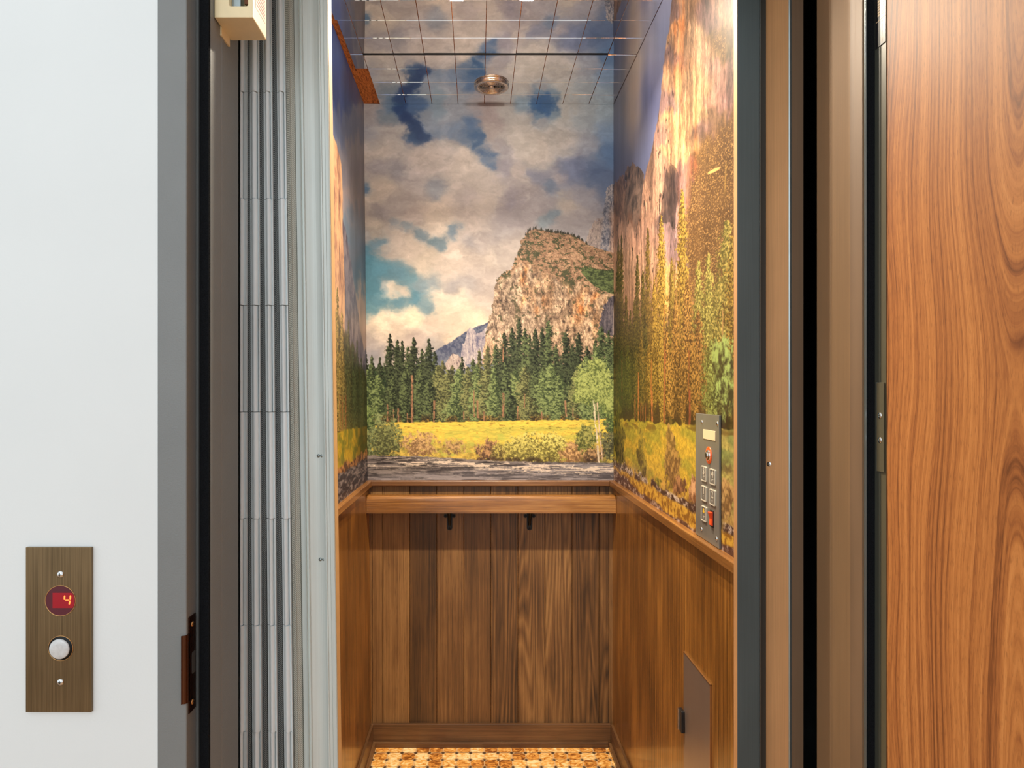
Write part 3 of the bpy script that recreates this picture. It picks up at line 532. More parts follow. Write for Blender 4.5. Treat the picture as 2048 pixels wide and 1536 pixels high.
M['slate'] = brushed('slate_grey_post_metal', srgb(84, 96, 98), .45, 'z', .06, 800, metal=.35, blotch=.08)
M['slate_dark'] = brushed('dark_post_metal', srgb(58, 58, 54), .45, 'z', .06, 800, metal=.3, blotch=.08)
M['post_warm_lit'] = brushed('warm_lit_post_metal', srgb(196, 146, 98), .5, 'z', .07, 800, metal=.25, blotch=.10)  # brown tone paints the warm cab reflection on the post's side faces
M['edge_steel'] = plain('bright_steel_edge', srgb(150, 160, 160), .3, .8)
M['alu'] = brushed('gate_aluminium', srgb(232, 240, 242), .38, 'z', .04, 500, metal=.0, blotch=.05)
M['alu_post'] = brushed('gate_post_aluminium', srgb(208, 216, 212), .4, 'z', .035, 500, metal=.1, blotch=.05)
M['edge_warm_lit'] = plain('warm_lit_edge', srgb(196, 154, 104), .5)
M['shaft'] = plain('dark_shaft_plaster', srgb(58, 60, 60), .9, var=.35, ns=7, bump=.8, bs=30)
M['black'] = plain('black_satin_metal', srgb(16, 16, 17), .35, .4, var=.1)
M['black_plastic'] = plain('black_plastic', srgb(24, 24, 26), .3, var=.1)
M['chrome'] = plain('chrome', srgb(220, 220, 220), .12, 1.)
M['cream'] = plain('cream_plastic', srgb(238, 218, 174), .42, var=.03, ns=60)
M['bronze_plate'] = brushed('antique_bronze_plate', srgb(118, 98, 70), .34, 'z', .22, 1100, metal=.75, blotch=.22)
M['bronze_edge'] = plain('worn_bronze_edge', srgb(196, 150, 98), .3, .9)
M['copper'] = brushed('oil_rubbed_bronze', srgb(92, 58, 40), .26, 'z', .12, 500, metal=.9, blotch=.2)
M['steel_plate'] = brushed('dark_brushed_steel', srgb(126, 122, 114), .34, 'z', .10, 1000, metal=.4, blotch=.08)
M['cover_steel'] = brushed('brushed_cover_steel', srgb(140, 124, 114), .32, 'z', .06, 1000, metal=.6, blotch=.05)
M['red_glass'] = plain('dark_red_lens', srgb(84, 14, 38), .15, var=.05, coat=.6)
M['red_window'] = plain('red_display_window', srgb(150, 8, 30), .2, var=.05, em=srgb(190, 0, 30), es=.12)
M['led'] = plain('lit_red_segments', srgb(255, 90, 30), .4, em=(1, .16, .03, 1), es=3.2)
M['pearl'] = plain('pearl_white_button', srgb(206, 206, 206), .18, var=.09, ns=180, coat=.6)
M['display_beige'] = plain('beige_display_window', srgb(226, 200, 160), .35, var=.02)
M['orange'] = plain('orange_plastic', srgb(236, 92, 28), .35, var=.05)
M['red_rocker'] = plain('orange_red_rocker', srgb(236, 72, 26), .3, var=.05)
M['glyph'] = plain('pale_engraving', srgb(214, 204, 184), .4, .3)
M['yellow'] = plain('yellow_enamel', srgb(222, 178, 50), .4)
M['tile_mirror'] = plain('mirror_glass', srgb(248, 248, 248), .01, 1., var=.006, ns=3)
M['particle'] = None
M['pink_print'] = plain('faded_pink_print', srgb(206, 120, 110), .6, var=.15, ns=900)
M['sticker'] = plain('clear_yellowed_label', srgb(232, 206, 176), .35)
M['cream_print'] = plain('cream_print', srgb(206, 178, 138), .5, var=.1, ns=700)
M['vent_metal'] = brushed('satin_nickel', srgb(214, 200, 186), .27, 'x', .05, 400, metal=1., blotch=.04)
M['onyx'] = None
O_D, O_M, O_L = srgb(56, 38, 22), srgb(112, 78, 44), srgb(156, 116, 70)
M['oak_board'] = wood('stained_oak_boards', O_D, O_M, O_L, 'z', 1.25, .48, .06, .55, .95, True, .9, .6, tint=.26, rings=11)
M['oak_rail'] = wood('stained_oak_rail', srgb(80, 48, 20), srgb(140, 92, 44), srgb(184, 134, 74), 'x', 1.6, .26, .6, .25, 1.2)
M['oak_base'] = wood('stained_oak_skirting', srgb(58, 38, 22), srgb(98, 66, 38), srgb(130, 92, 56), 'x', 1.3, .42, .2, .5, .9)
M['oak_cap'] = wood('stained_oak_cap', srgb(72, 44, 24), srgb(118, 78, 44), srgb(150, 108, 64), 'x', 1.3, .36, .3, .3, .9)
M['oak_cap_side'] = wood('stained_oak_side_cap', srgb(72, 44, 18), srgb(130, 84, 38), srgb(166, 118, 60), 'y', 1.3, .36, .3, .3, .9)
M['oak_base_side'] = wood('stained_oak_side_skirting', srgb(58, 38, 22), srgb(98, 66, 38), srgb(130, 92, 56), 'y', 1.3, .42, .2, .5, .9)
M['veneer'] = wood('oak_veneer', srgb(58, 34, 10), srgb(122, 76, 26), srgb(174, 118, 50), 'z', 1.3, .3, .3, .35, 1.25, False, .6, .55)
M['hall_floor'] = wood('hall_oak_floor', srgb(120, 86, 56), srgb(170, 130, 90), srgb(200, 160, 118), 'x', .8, .4, .2)
def particle_board():
    t = NT('particle_board'); v = t.pos((240, 60, 240)); n = t.noise(v, 1, 5, .7)
    t.set(Base_Color=t.ramp(n, [(.36, srgb(112, 56, 16)), (.48, srgb(206, 120, 50)), (.66, srgb(232, 152, 76))]), Roughness=.75); return t.m
M['particle'] = particle_board()
def onyx():
    t = NT('honey_onyx'); at = t.node('ShaderNodeAttribute'); at.attribute_name = 'pid'
    wn = t.node('ShaderNodeTexWhiteNoise', noise_dimensions='1D'); t.link(at.outputs['Fac'], wn.inputs['W'])
    cb = t.node('ShaderNodeVectorMath', operation='SCALE'); t.link(wn.outputs['Color'], cb.inputs[0]); cb.inputs['Scale'].default_value = 9
    tc = t.node('ShaderNodeTexCoord'); a = t.node('ShaderNodeVectorMath', operation='ADD'); t.link(tc.outputs['Object'], a.inputs[0]); t.link(cb.outputs[0], a.inputs[1])
    mp = t.node('ShaderNodeMapping'); mp.inputs['Scale'].default_value = (38, 60, 30); t.link(a.outputs[0], mp.inputs[0]); n = t.noise(mp.outputs[0], 1, 5, .55, 1.4)
    g = t.math('ADD', n, t.math('MULTIPLY', t.math('SUBTRACT', wn.outputs['Value'], .5), .30))
    t.set(Base_Color=t.ramp(g, [(.30, srgb(128, 72, 24)), (.41, srgb(206, 132, 52)), (.54, srgb(240, 180, 92)), (.68, srgb(255, 226, 170))]), Roughness=.22, Coat_Weight=.4); return t.m
M['onyx'] = onyx()
M['tile_dot'] = plain('dark_brown_dot_tile', srgb(74, 54, 34), .3, var=.2, ns=90)
M['grout'] = plain('sandy_grout', srgb(206, 168, 120), .85, var=.06, ns=200)
def weave(name, a, b):
    """ribbed cord of the gate's hinge strips"""
    t = NT(name); tc = t.node('ShaderNodeTexCoord'); sx = t.node('ShaderNodeSeparateXYZ'); t.link(tc.outputs['Object'], sx.inputs[0])
    k = t.math('ADD', t.math('MULTIPLY', sx.outputs[2], 260), t.math('MULTIPLY', t.math('ADD', sx.outputs[0], sx.outputs[1]), 230))
    k2 = t.math('ADD', t.math('MULTIPLY', sx.outputs[2], 0), t.math('MULTIPLY', t.math('ADD', sx.outputs[0], sx.outputs[1]), 330))
    r = t.math('ABSOLUTE', t.math('SUBTRACT', t.math('FRACT', k), .5)); r2 = t.math('ABSOLUTE', t.math('SUBTRACT', t.math('FRACT', k2), .5))
    h = t.math('MINIMUM', t.math('MULTIPLY', r, 2), t.math('ADD', t.math('MULTIPLY', r2, 2), .35))
    t.set(Base_Color=t.ramp(h, [(.15, a), (.75, b)]), Roughness=.55); t.bump(h, .5, .001); return t.m
M['cord_shaded'] = weave('shaded_ribbed_cord', srgb(36, 42, 46), srgb(128, 134, 134))  # dark grey paints the shade of the recess onto the cord
M['cord_light'] = weave('light_ribbed_cord', srgb(140, 140, 130), srgb(204, 202, 190))
def walnut(yk, zk):
    t = NT('walnut_veneer'); tc = t.node('ShaderNodeTexCoord'); sx = t.node('ShaderNodeSeparateXYZ'); t.link(tc.outputs['Object'], sx.inputs[0])
    y, z = sx.outputs[1], sx.outputs[2]
    dy = t.math('SUBTRACT', y, yk); dz = t.math('SUBTRACT', z, zk)
    warp = t.noise(t.pos((1, 2.2, .9)), 1, 2, .5); warp2 = t.noise(t.pos((1, 9, 2.2)), 1, 2, .5)
    e = t.math('POWER', 2.718, t.math('MULTIPLY', t.math('MULTIPLY', dz, dz), -60.))
    e2 = t.math('POWER', 2.718, t.math('MULTIPLY', t.math('MULTIPLY', dz, dz), -9.))
    phi = t.math('SQRT', t.math('ADD', t.math('MULTIPLY', dy, dy), t.math('ADD', t.math('MULTIPLY', e, .0016), t.math('MULTIPLY', e2, .0014))))
    phi = t.math('ADD', phi, t.math('ADD', t.math('MULTIPLY', warp, .17), t.math('MULTIPLY', warp2, .026)))
    cb = t.node('ShaderNodeCombineXYZ'); t.link(phi, cb.inputs[0]); t.link(t.math('MULTIPLY', z, .004), cb.inputs[1])
    b1 = t.noise(cb.outputs[0], 42, 3, .55); b2 = t.noise(cb.outputs[0], 190, 3, .6)
    cb2 = t.node('ShaderNodeCombineXYZ'); t.link(phi, cb2.inputs[0]); t.link(t.math('MULTIPLY', z, .035), cb2.inputs[1])
    fi = t.noise(cb2.outputs[0], 700, 3, .6)
    cb3 = t.node('ShaderNodeCombineXYZ'); t.link(y, cb3.inputs[0]); t.link(t.math('MULTIPLY', z, .10), cb3.inputs[1]); pore = t.noise(cb3.outputs[0], 700, 2, .6)
    g = t.math('ADD', t.math('ADD', t.math('MULTIPLY', b1, .40), t.math('MULTIPLY', b2, .56)), t.math('MULTIPLY', t.math('SUBTRACT', fi, .5), .30))
    c = t.ramp(g, [(.33, srgb(104, 60, 32)), (.42, srgb(148, 90, 48)), (.52, srgb(174, 112, 60)), (.64, srgb(192, 130, 74))])
    pm = t.ramp(pore, [(.33, (1, 1, 1, 1)), (.44, (0, 0, 0, 1))]); c = t.mixc(t.math('MULTIPLY', pm, .42), c, srgb(104, 60, 34))
    kd = t.math('SQRT', t.math('ADD', t.math('MULTIPLY', dy, dy), t.math('MULTIPLY', t.math('MULTIPLY', dz, dz), 1.2)))
    kn = t.ramp(kd, [(.002, (1, 1, 1, 1)), (.02, (0, 0, 0, 1))]); c = t.mixc(t.math('MULTIPLY', kn, .6), c, srgb(92, 48, 28))
    t.set(Base_Color=c, Roughness=.5, Specular_IOR_Level=.3); t.bump(pore, .05, .0005); return t.m
M['walnut'] = walnut(.772, 1.356)
def mural_mat():
    t = NT('printed_mural'); a = t.node('ShaderNodeAttribute'); a.attribute_name = 'print'
    n = t.noise(t.pos((700, 700, 700)), 1, 2, .5)
    c = t.mixc(.05, a.outputs['Color'], t.ramp(n, [(.3, (.3, .3, .3, 1)), (.7, (.75, .72, .7, 1))]), 'OVERLAY')
    t.set(Base_Color=c, Roughness=.42, Specular_IOR_Level=.22); return t.m
M['mural'] = mural_mat()
# ---------------------------------------------------------------- cab dimensions
YB = 2.5258; CEIL = 2.369; XL = -.4107; XR = .505; SH = -.0102; YF = 1.2875; YL = 1.356; CAPZ = .976
def lin(c):
    c = np.clip(c / 255., 0, 1); return np.where(c <= .04045, c / 12.92, ((c + .055) / 1.055) ** 2.4)
def mural(name, label, P, X, Y, U, V, paint, gain, thick):
    """P: (rows, cols, 3) points of the print; colours go into the attribute 'print'. The sheet has its own thickness behind it."""
    rgb = lin(paint(X, Y, U, V)) * np.array(gain, F32); h, w = X.shape
    n = h * w; me = bpy.data.meshes.new(name)
    co = P.reshape(-1, 3).astype(F32)
    rim = np.concatenate([np.arange(w), np.arange(1, h) * w + w - 1, (h - 1) * w + np.arange(w - 2, -1, -1), np.arange(h - 2, 0, -1) * w]); k = len(rim)
    co = np.concatenate([co, co[rim] + np.array(thick, F32)])
    i = np.arange((h - 1) * (w - 1)); r = i // (w - 1); c = i % (w - 1); a = r * w + c
    q = np.stack([a, a + 1, a + w + 1, a + w], 1)
    e = np.arange(k); q2 = np.stack([rim, n + e, n + (e + 1) % k, np.roll(rim, -1)], 1)
    q = np.concatenate([q, q2]); nf = len(q)
    me.vertices.add(len(co)); me.vertices.foreach_set('co', co.ravel()); me.loops.add(nf * 4); me.loops.foreach_set('vertex_index', q.ravel().astype(np.int32))
    me.polygons.add(nf); me.polygons.foreach_set('loop_start', np.arange(0, nf * 4, 4, dtype=np.int32)); me.update(calc_edges=True)
    at = me.color_attributes.new('print', 'FLOAT_COLOR', 'POINT'); cc = np.ones((len(co), 4), F32); cc[:n, :3] = rgb.reshape(-1, 3); cc[n:, :3] = .6
    at.data.foreach_set('color', cc.ravel()); me.materials.append(M['mural'])
    o = bpy.data.objects.new(name, me); col.objects.link(o); tag(o, label, 'wall mural'); return o
Z0, Z1 = CAPZ - .004, CEIL - .001
zz = np.arange(Z1, Z0, -.00185)
xx = np.arange(XL - .018, XR, .00185); Xg, Zg = np.meshgrid(xx, zz)
mural('wall_mural', 'printed mural of cloudy sky, pale peak, forest, meadow and river on the far wall', np.stack([Xg, Xg * 0 + YB - .003, Zg], -1), VX + Xg * F / YB, VY - (Zg - EYE) * F / YB, Xg * 1000, (Zg - EYE) * 1000, paint_back, (1.02,1.08,1.16), (0, .002, 0))
yy = YB - .003 - np.arange(0, YB - YF - .003, .0026); zz2 = np.arange(Z1, Z0, -.0013); Yg, Zg = np.meshgrid(yy, zz2)
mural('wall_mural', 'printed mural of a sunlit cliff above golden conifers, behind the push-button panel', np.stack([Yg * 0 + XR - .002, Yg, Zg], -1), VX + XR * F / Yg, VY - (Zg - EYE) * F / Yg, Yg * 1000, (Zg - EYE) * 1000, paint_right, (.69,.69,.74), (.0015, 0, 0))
yy = np.arange(YL, YB - .004, .004); zz2 = np.arange(Z1, Z0, -.002); Yg, Zg = np.meshgrid(yy, zz2)
pxl = VX + XL * F / Yg; pxl = np.where(pxl < 668, 668 + (668 - pxl) * .25, pxl)
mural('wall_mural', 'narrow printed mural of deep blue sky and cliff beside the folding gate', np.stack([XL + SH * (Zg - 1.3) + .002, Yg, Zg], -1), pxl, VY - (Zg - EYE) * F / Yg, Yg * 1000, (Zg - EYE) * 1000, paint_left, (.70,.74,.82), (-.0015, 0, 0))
# ---------------------------------------------------------------- cab shell
def struct(name, mb, m, **k): return tag(mb.build(name, m, **k), kind='structure')
struct('wall_back', MB().box(XL - .04, XR + .03, YB - .001, YB + .03, -.02, CEIL + .03), M['particle'])
struct('wall_right', MB().box(XR - .0005, XR + .03, YF, YB - .001, -.02, CEIL + .03), M['particle'])
struct('wall_left', MB().box(XL - .03, XL + .0005, YL, YB - .001, -.02, CEIL + .03, SH), M['particle'])
struct('ceiling', MB().box(XL - .012, XR - .0005, YF, YB - .001, CEIL, CEIL + .03), M['particle'])
# mirror tiles under the ceiling board: 98 mm squares with polished edges; two rows missing their outer column on the left
ty = [2.5405 - .0978 * k for k in range(0, 14)]; tx = [-.3611 + .0965 * k for k in range(9)] + [XR - .003]
mt = MB()
for j in range(13):
    y1, y0 = min(ty[j], YB - .004), max(ty[j + 1], YF + .002)
    if y1 <= YF + .01: break
    g = .004 if j == 3 else .0004
    cols = list(zip(tx[:-1], tx[1:]))
    if j >= 3: cols = [(-.4085 + (.006 if j < 6 else 0), tx[0])] + cols
    for x0, x1 in cols:
        tilt = [random.uniform(-.00022, .00022) for _ in range(3)]
        z = lambda x, y: CEIL - .0035 + tilt[0] + tilt[1] * (x - x0) * 18 + tilt[2] * (y - y0) * 18 + (-.0016 if x0 > .40 and j < 5 else 0)
        a0, a1, b0, b1 = x0 + .0004, x1 - .0004, y0 + g, y1 - (.004 if j == 4 else .0004)
        if a1 - a0 < .004: continue
        e, ey = .0006, .0011
        lo = [(a0 + e, b0 + ey), (a1 - e, b0 + ey), (a1 - e, b1 - e), (a0 + e, b1 - e)]; hi = [(a0, b0), (a1, b0), (a1, b1), (a0, b1)]
        v = [(x, y, z(x, y)) for x, y in lo] + [(x, y, z(x, y) + .0024) for x, y in hi]
        mt.add(v, [(0, 1, 2, 3), (0, 4, 5, 1), (1, 5, 6, 2), (2, 6, 7, 3), (3, 7, 4, 0), (7, 6, 5, 4)])
sl_ = MB().box(-.3612, .4105, ty[4] - .0035, ty[4] + .0035, CEIL - .0052, CEIL - .0001)  # black bar put in for the shade of the open slot
MTC = tag(mt.build('mirror_tile_ceiling', M['tile_mirror']), 'grid of small square mirror tiles lining the ceiling and reflecting the sky mural', 'mirror ceiling')
sl_.build('slot_shade_bar', M['black'], MTC)
# floor: honey onyx octagons with dark dots
fl = MB(); fl.mat = 2; fl.box(XL - .02, XR, YF - .03, YB, -.03, 0.)
px_, py_ = .0494, .0466; gx0 = -.3708 - px_; gy0 = 2.461
n_ = 0
for j in range(-1, 26):
    for i in range(-1, 20):
        x0 = gx0 + i * px_; y1 = gy0 + .0466 - j * py_; x1 = x0 + px_; y0 = y1 - py_; c = .0092; g = .0017
        if y0 < YF - .02 or x0 < XL - .02: continue
        n_ += 1; fl.cur = n_ * .731; fl.mat = 0; r = random.uniform(.0008, .0016)
        P = [(x0 + c + g, y0 + g), (x1 - c - g, y0 + g), (x1 - g, y0 + c + g), (x1 - g, y1 - c - g), (x1 - c - g, y1 - g), (x0 + c + g, y1 - g), (x0 + g, y1 - c - g), (x0 + g, y0 + c + g)]
        P = [(min(max(a, XL - .01), XR - .001), min(b, YB - .002)) for a, b in P]
        if P[0][0] >= P[1][0] - .002 or P[0][1] >= P[4][1] - .002: continue
        fl.add([(a, b, r) for a, b in P], [tuple(range(8))])
        fl.mat = 1; d = c - g * 1.1
        if x0 > XL and y0 < YB - .02 and x0 < XR - .01: fl.add([(x0 + d, y0, .0013), (x0, y0 + d, .0013), (x0 - d, y0, .0013), (x0, y0 - d, .0013)], [(0, 1, 2, 3)])
struct('floor', fl, [M['onyx'], M['tile_dot'], M['grout']], pid=True)
# ---------------------------------------------------------------- wood lining
def boards(mb, edges, fn):
    for k, (a, b) in enumerate(zip(edges[:-1], edges[1:])): mb.cur = k + 1.37; fn(a, b)
bk = empty('wood_panelling', (0, YB, 0), 'wall panelling of dark oak boards below the river mural, behind the handrail', 'wall panelling')
b = MB(); ed = [XL + .0225] + [-.3494 + .0997 * k for k in range(0, 9)] + [XR - .0205]
def bfn(a, c):
    e = .0014; y = YB - .0095
    b.prism([(a + .0004, YB - .002), (a + .0004, y + e * 1.6), (a + e, y), (c - e, y), (c - .0004, y + e * 1.6), (c - .0004, YB - .002)], .0, CAPZ - .0205)
boards(b, ed, bfn); b.build('board', M['oak_board'], bk, pid=True)
cp = MB().ext([(YB - .001, CAPZ), (YB - .001, CAPZ - .020), (YB - .021, CAPZ - .020), (YB - .023, CAPZ - .018), (YB - .023, CAPZ - .002), (YB - .021, CAPZ)], 'x', XL + .022, XR - .021)
cp.build('cap_rail', M['oak_cap'], bk, .0012)
def side_lining(sx, X, label, sh):
    r = empty('wood_panelling', (X, 2.0, 0), label, 'wall panelling')
    m = MB(); t = .007 * sx; xa, xb = sorted((X - .0003 * sx, X - t)); y0 = YL if sx < 0 else YF
    m.box(xa, xb, y0, YB - .0097, 0, CAPZ - .0215, sh); m.build('panel', M['veneer'], r)
    k_ = MB(); x1, x2 = sorted((X - t, X - (.0203 if sx > 0 else .0222) * sx)); k_.cur = 31.7; k_.box(x1, x2, YB - .0095, YB - .002, 0, CAPZ - .0215); k_.build('corner_strip', M['oak_board'], r, pid=True)
    c = MB(); xi = X - .020 * sx; x1, x2 = sorted((X - .0003 * sx, xi)); c.box(x1, x2, y0, YB - .001, CAPZ - .021, CAPZ, sh); c.build('cap_rail', M['oak_cap_side'], r, .0015)
    q = MB(); xi = X - .013 * sx; x1, x2 = sorted((X - t, X - (.007 + .009) * sx)); q.box(x1, x2, y0, YB - .022, 0, .083, sh)
    s_ = q.build('baseboard_right' if sx > 0 else 'baseboard_left', M['oak_base_side'], None, .0012); tag(s_, kind='structure')
    q = MB(); x1, x2 = sorted((X - .016 * sx, X - .026 * sx)); q.box(x1, x2, y0, YB - .032, 0, .02, sh); tag(q.build('trim_1' if sx > 0 else 'trim_2', M['oak_base_side'], None, .0015), kind='structure')
side_lining(1, XR, 'glossy honey oak veneer panelling below the button panel, with a metal hatch in it', 0.)
side_lining(-1, XL, 'narrow strip of oak veneer panelling seen between the gate post and the far wall', SH)
tag(MB().box(XL + .017, XR - .016, YB - .022, YB - .0095, 0, .083).build('baseboard_back', M['oak_base'], None, .0012), kind='structure')
tag(MB().box(XL + .017, XR - .026, YB - .032, YB - .022, 0, .020).build('trim_3', M['oak_base'], None, .0015), kind='structure')
# handrail
hr = empty('handrail', (.05, YB - .05, .86), 'thick oak handrail with rounded top running across the far wall', 'handrail')
y0, y1, zb, zt = YB - .078, YB - .040, .867, .930
prof = [(y1, zb), (y0, zb), (y0, zt - .018)] + [(y0 + .013 - .013 * math.cos(math.radians(a)), zt - .018 + .016 * math.sin(math.radians(a))) for a in (20, 40, 60, 80)] + [(y0 + .02, zt - .001), (y1 - .012, zt), (y1 - .003, zt - .004), (y1, zt - .012)]
MB().ext(prof, 'x', -.3985, .4965, True).build('rail', M['oak_rail'], hr)
hr.children[0].data.polygons.foreach_set('use_smooth', [False] * len(hr.children[0].data.polygons))
def bracket(X):
    yw = YB - .0096; m = MB()
    zt_, zb_ = .872, .800
    m.ext(rrect(X - .0098, X + .0098, .793, .862, .0096, 6), 'y', yw, yw - .004)
    m.ext(circ(X - .0150, .8455, .0068, 14), 'y', yw, yw - .004); m.ext(circ(X + .0150, .8455, .0068, 14), 'y', yw, yw - .004)
    m.tube([(X, yw - .004, .812), (X, yw - .012, .826), (X, yw - .028, .844), (X, yw - .044, .858), (X, yw - .050, .868)], [.0042, .0052, .006, .0066, .0075], 12)
    o = m.build('bracket', M['black'], hr, .0008); tag(o, 'black metal bracket')
    for sx, sz in ((0, .800), (-.0150, .8455), (.0150, .8455)):
        MB().lathe([(.0032, 0), (.003, .0012), (.0015, .002), (0, .0021)], (X + sx, yw - .004, sz), (0, -1, 0), 14).build('screw', M['black'], o)
for X in (-.1025, .1915): bracket(X)
# ---------------------------------------------------------------- metal hatch and push-button panel on the right wall
XW = XR - .002
ht = empty('access_hatch', (XR - .0075, 1.545, .30), 'brushed metal hatch with black latch, low on the oak veneer below the button panel', 'hatch')
MB().box(XR - .0105, XR - .0072, 1.4515, 1.638, .14, .678).build('door', M['cover_steel'], ht, .0004)
MB().box(XR - .0112, XR - .0072, 1.4500, 1.4513, .14, .679).box(XR - .0112, XR - .0072, 1.45, 1.6385, .678, .6795).build('edge_strip', M['bronze_edge'], ht)
lt = MB().box(XR - .019, XR - .0105, 1.628, 1.654, .486, .538).build('latch', M['black_plastic'], ht, .0015); tag(lt, 'black latch')
MB().box(XR - .021, XR - .019, 1.645, 1.6545, .487, .537).build('latch_edge', M['chrome'], lt, .0004)
YA, YZ, ZA, ZB = 1.409, 1.561, .977, 1.2525
cpn = empty('control_panel', (XR - .003, 1.485, .977), 'brushed steel elevator control panel with four floor buttons, key switch and orange rocker', 'control panel')
MB().box(XW - .0045, XW, YA, YZ, ZA, ZB).build('face_plate', M['steel_plate'], cpn, .0006)
XF = XW - .0045
def pp(px, py): return on_right(px, py, XF)
for px, py in ((1403.8, 843.8), (1434.7, 846.9), (1403.2, 1057.8), (1433.3, 1077)):
    Y, Z = pp(px, py); o = MB().lathe([(.0042, 0), (.004, .0012), (.0018, .002), (0, .0021)], (XF, Y, Z), (-1, 0, 0), 16).build('screw', M['chrome'], cpn)
    MB().box(XF - .0024, XF - .0019, Y - .0026, Y + .0026, Z - .0005, Z + .0005).build('slot', M['black'], o)
(Ya, Za), (Yb, Zb_) = pp(1407, 858.4), pp(1431.3, 880); MB().box(XF - .0012, XF, Yb, Ya, min(Za, Zb_) - .002, max(Za, Zb_)).build('display', M['display_beige'], cpn, .0003)
Y, Z = pp(1417.8, 910.5); ks = MB().lathe([(.0185, 0), (.0185, .001), (.0155, .0014), (.0150, .0012)], (XF, Y, Z), (-1, 0, 0), 40).build('key_switch', M['orange'], cpn); tag(ks, 'orange ringed key switch')
MB().lathe([(.0118, .001), (.0118, .0025), (.0108, .0035), (.0070, .0037), (.0068, .0062), (.0060, .0068), (0, .0068)], (XF, Y, Z), (-1, 0, 0), 28).build('lock_cylinder', M['chrome'], ks)
MB().box(XF - .0073, XF - .0067, Y - .0007, Y + .0007, Z - .004, Z + .004).build('key_slot', M['black'], ks)
def textmesh(body, size, parent, mat, loc, name='numeral', rot=(math.pi / 2, 0, -math.pi / 2), sx=1.):
    cu = bpy.data.curves.new(name, 'FONT'); cu.body = body; cu.size = size; cu.align_x = 'CENTER'; cu.align_y = 'CENTER'; cu.extrude = .0002; cu.offset = size * .03
    t = bpy.data.objects.new(name, cu); col.objects.link(t); bpy.context.view_layer.update()
    me = bpy.data.meshes.new_from_object(t); bpy.data.objects.remove(t); o = bpy.data.objects.new(name, me); me.materials.clear(); me.materials.append(mat); col.objects.link(o)
    o.rotation_euler = rot; o.scale = (sx, 1, 1); o_ = Vector((0, 0, 0)); p = parent
    while p is not None: o_ = o_ + Vector(p.location); p = p.parent
    o.location = Vector(loc) - o_; o.parent = parent; return o
for k, (px, py) in {'3': (1408.9, 947.5), '4': (1426.3, 953.8), '1': (1408.9, 987), '2': (1426.2, 995), 'bell': (1408.9, 1027.5)}.items():
    Y, Z = pp(px, py); s_ = .0165
    fr = MB(); R1 = rrect(Y - s_, Y + s_, Z - s_, Z + s_, .0022, 3); R2 = rrect(Y - s_ + .0022, Y + s_ - .0022, Z - s_ + .0022, Z + s_ - .0022, .0014, 3); n = len(R1)
    v = [(XF, *q) for q in R1] + [(XF - .0024, *q) for q in R1] + [(XF - .0024, *q) for q in R2] + [(XF - .0005, *q) for q in R2]
    for L_ in range(3): fr.add(v, [(L_ * n + i, L_ * n + (i + 1) % n, (L_ + 1) * n + (i + 1) % n, (L_ + 1) * n + i) for i in range(n)])
    bt = fr.build('push_button', M['glyph'], cpn); tag(bt, 'square button marked %s' % (k if k != 'bell' else 'with a yellow bell'))
    MB().ext(rrect(Y - s_ + .003, Y + s_ - .003, Z - s_ + .003, Z + s_ - .003, .0014, 3), 'x', XF, XF - .0017).build('button_cap', M['steel_plate'], bt)
    if k != 'bell': textmesh(k, .0215, bt, M['glyph'], (XF - .0019, Y, Z + .0055))
    else:
        bell = [(-.0052, -.0030), (-.0052, -.0018), (-.0036, 0), (-.0032, .0030), (-.0018, .0050), (0, .0058), (.0018, .0050), (.0032, .0030), (.0036, 0), (.0052, -.0018), (.0052, -.0030), (.0012, -.0032), (0, -.0048), (-.0012, -.0032)]
        MB().ext([(Y + a, Z + .006 + c_) for a, c_ in bell], 'x', XF - .0017, XF - .0021).build('bell_symbol', M['yellow'], bt)
    dm = MB()
    for dy, dz in {'3': [(-1, 1), (0, 1)], '4': [(-1, 1), (0, 1), (0, 0)], '1': [(-1, 1)], '2': [(-1, 1), (-1, 0)], 'bell': [(-1, 1), (-1, 0), (1, 1)]}[k] + [(-2.6, 1), (-2.6, -1), (-3.6, 0)]:
        dm.lathe([(.0008, 0), (.0006, .0004), (0, .0005)], (XF - .0017, Y - dy * .0022 - .004, Z - .0075 + dz * .0022), (-1, 0, 0), 8)
    dm.build('braille', M['glyph'], bt)
Y, Z = pp(1424.6, 1037.5); rk = MB().box(XF - .0014, XF, Y - .0105, Y + .0105, Z - .018, Z + .018).build('rocker_switch', M['black_plastic'], cpn, .0005); tag(rk, 'orange rocker switch')
MB().ext([(XF - .001, Z + .014), (XF - .0075, Z + .0135), (XF - .0035, Z), (XF - .005, Z - .0135), (XF - .001, Z - .014)], 'y', Y - .0072, Y + .0072).build('rocker', M['red_rocker'], rk, .0006)
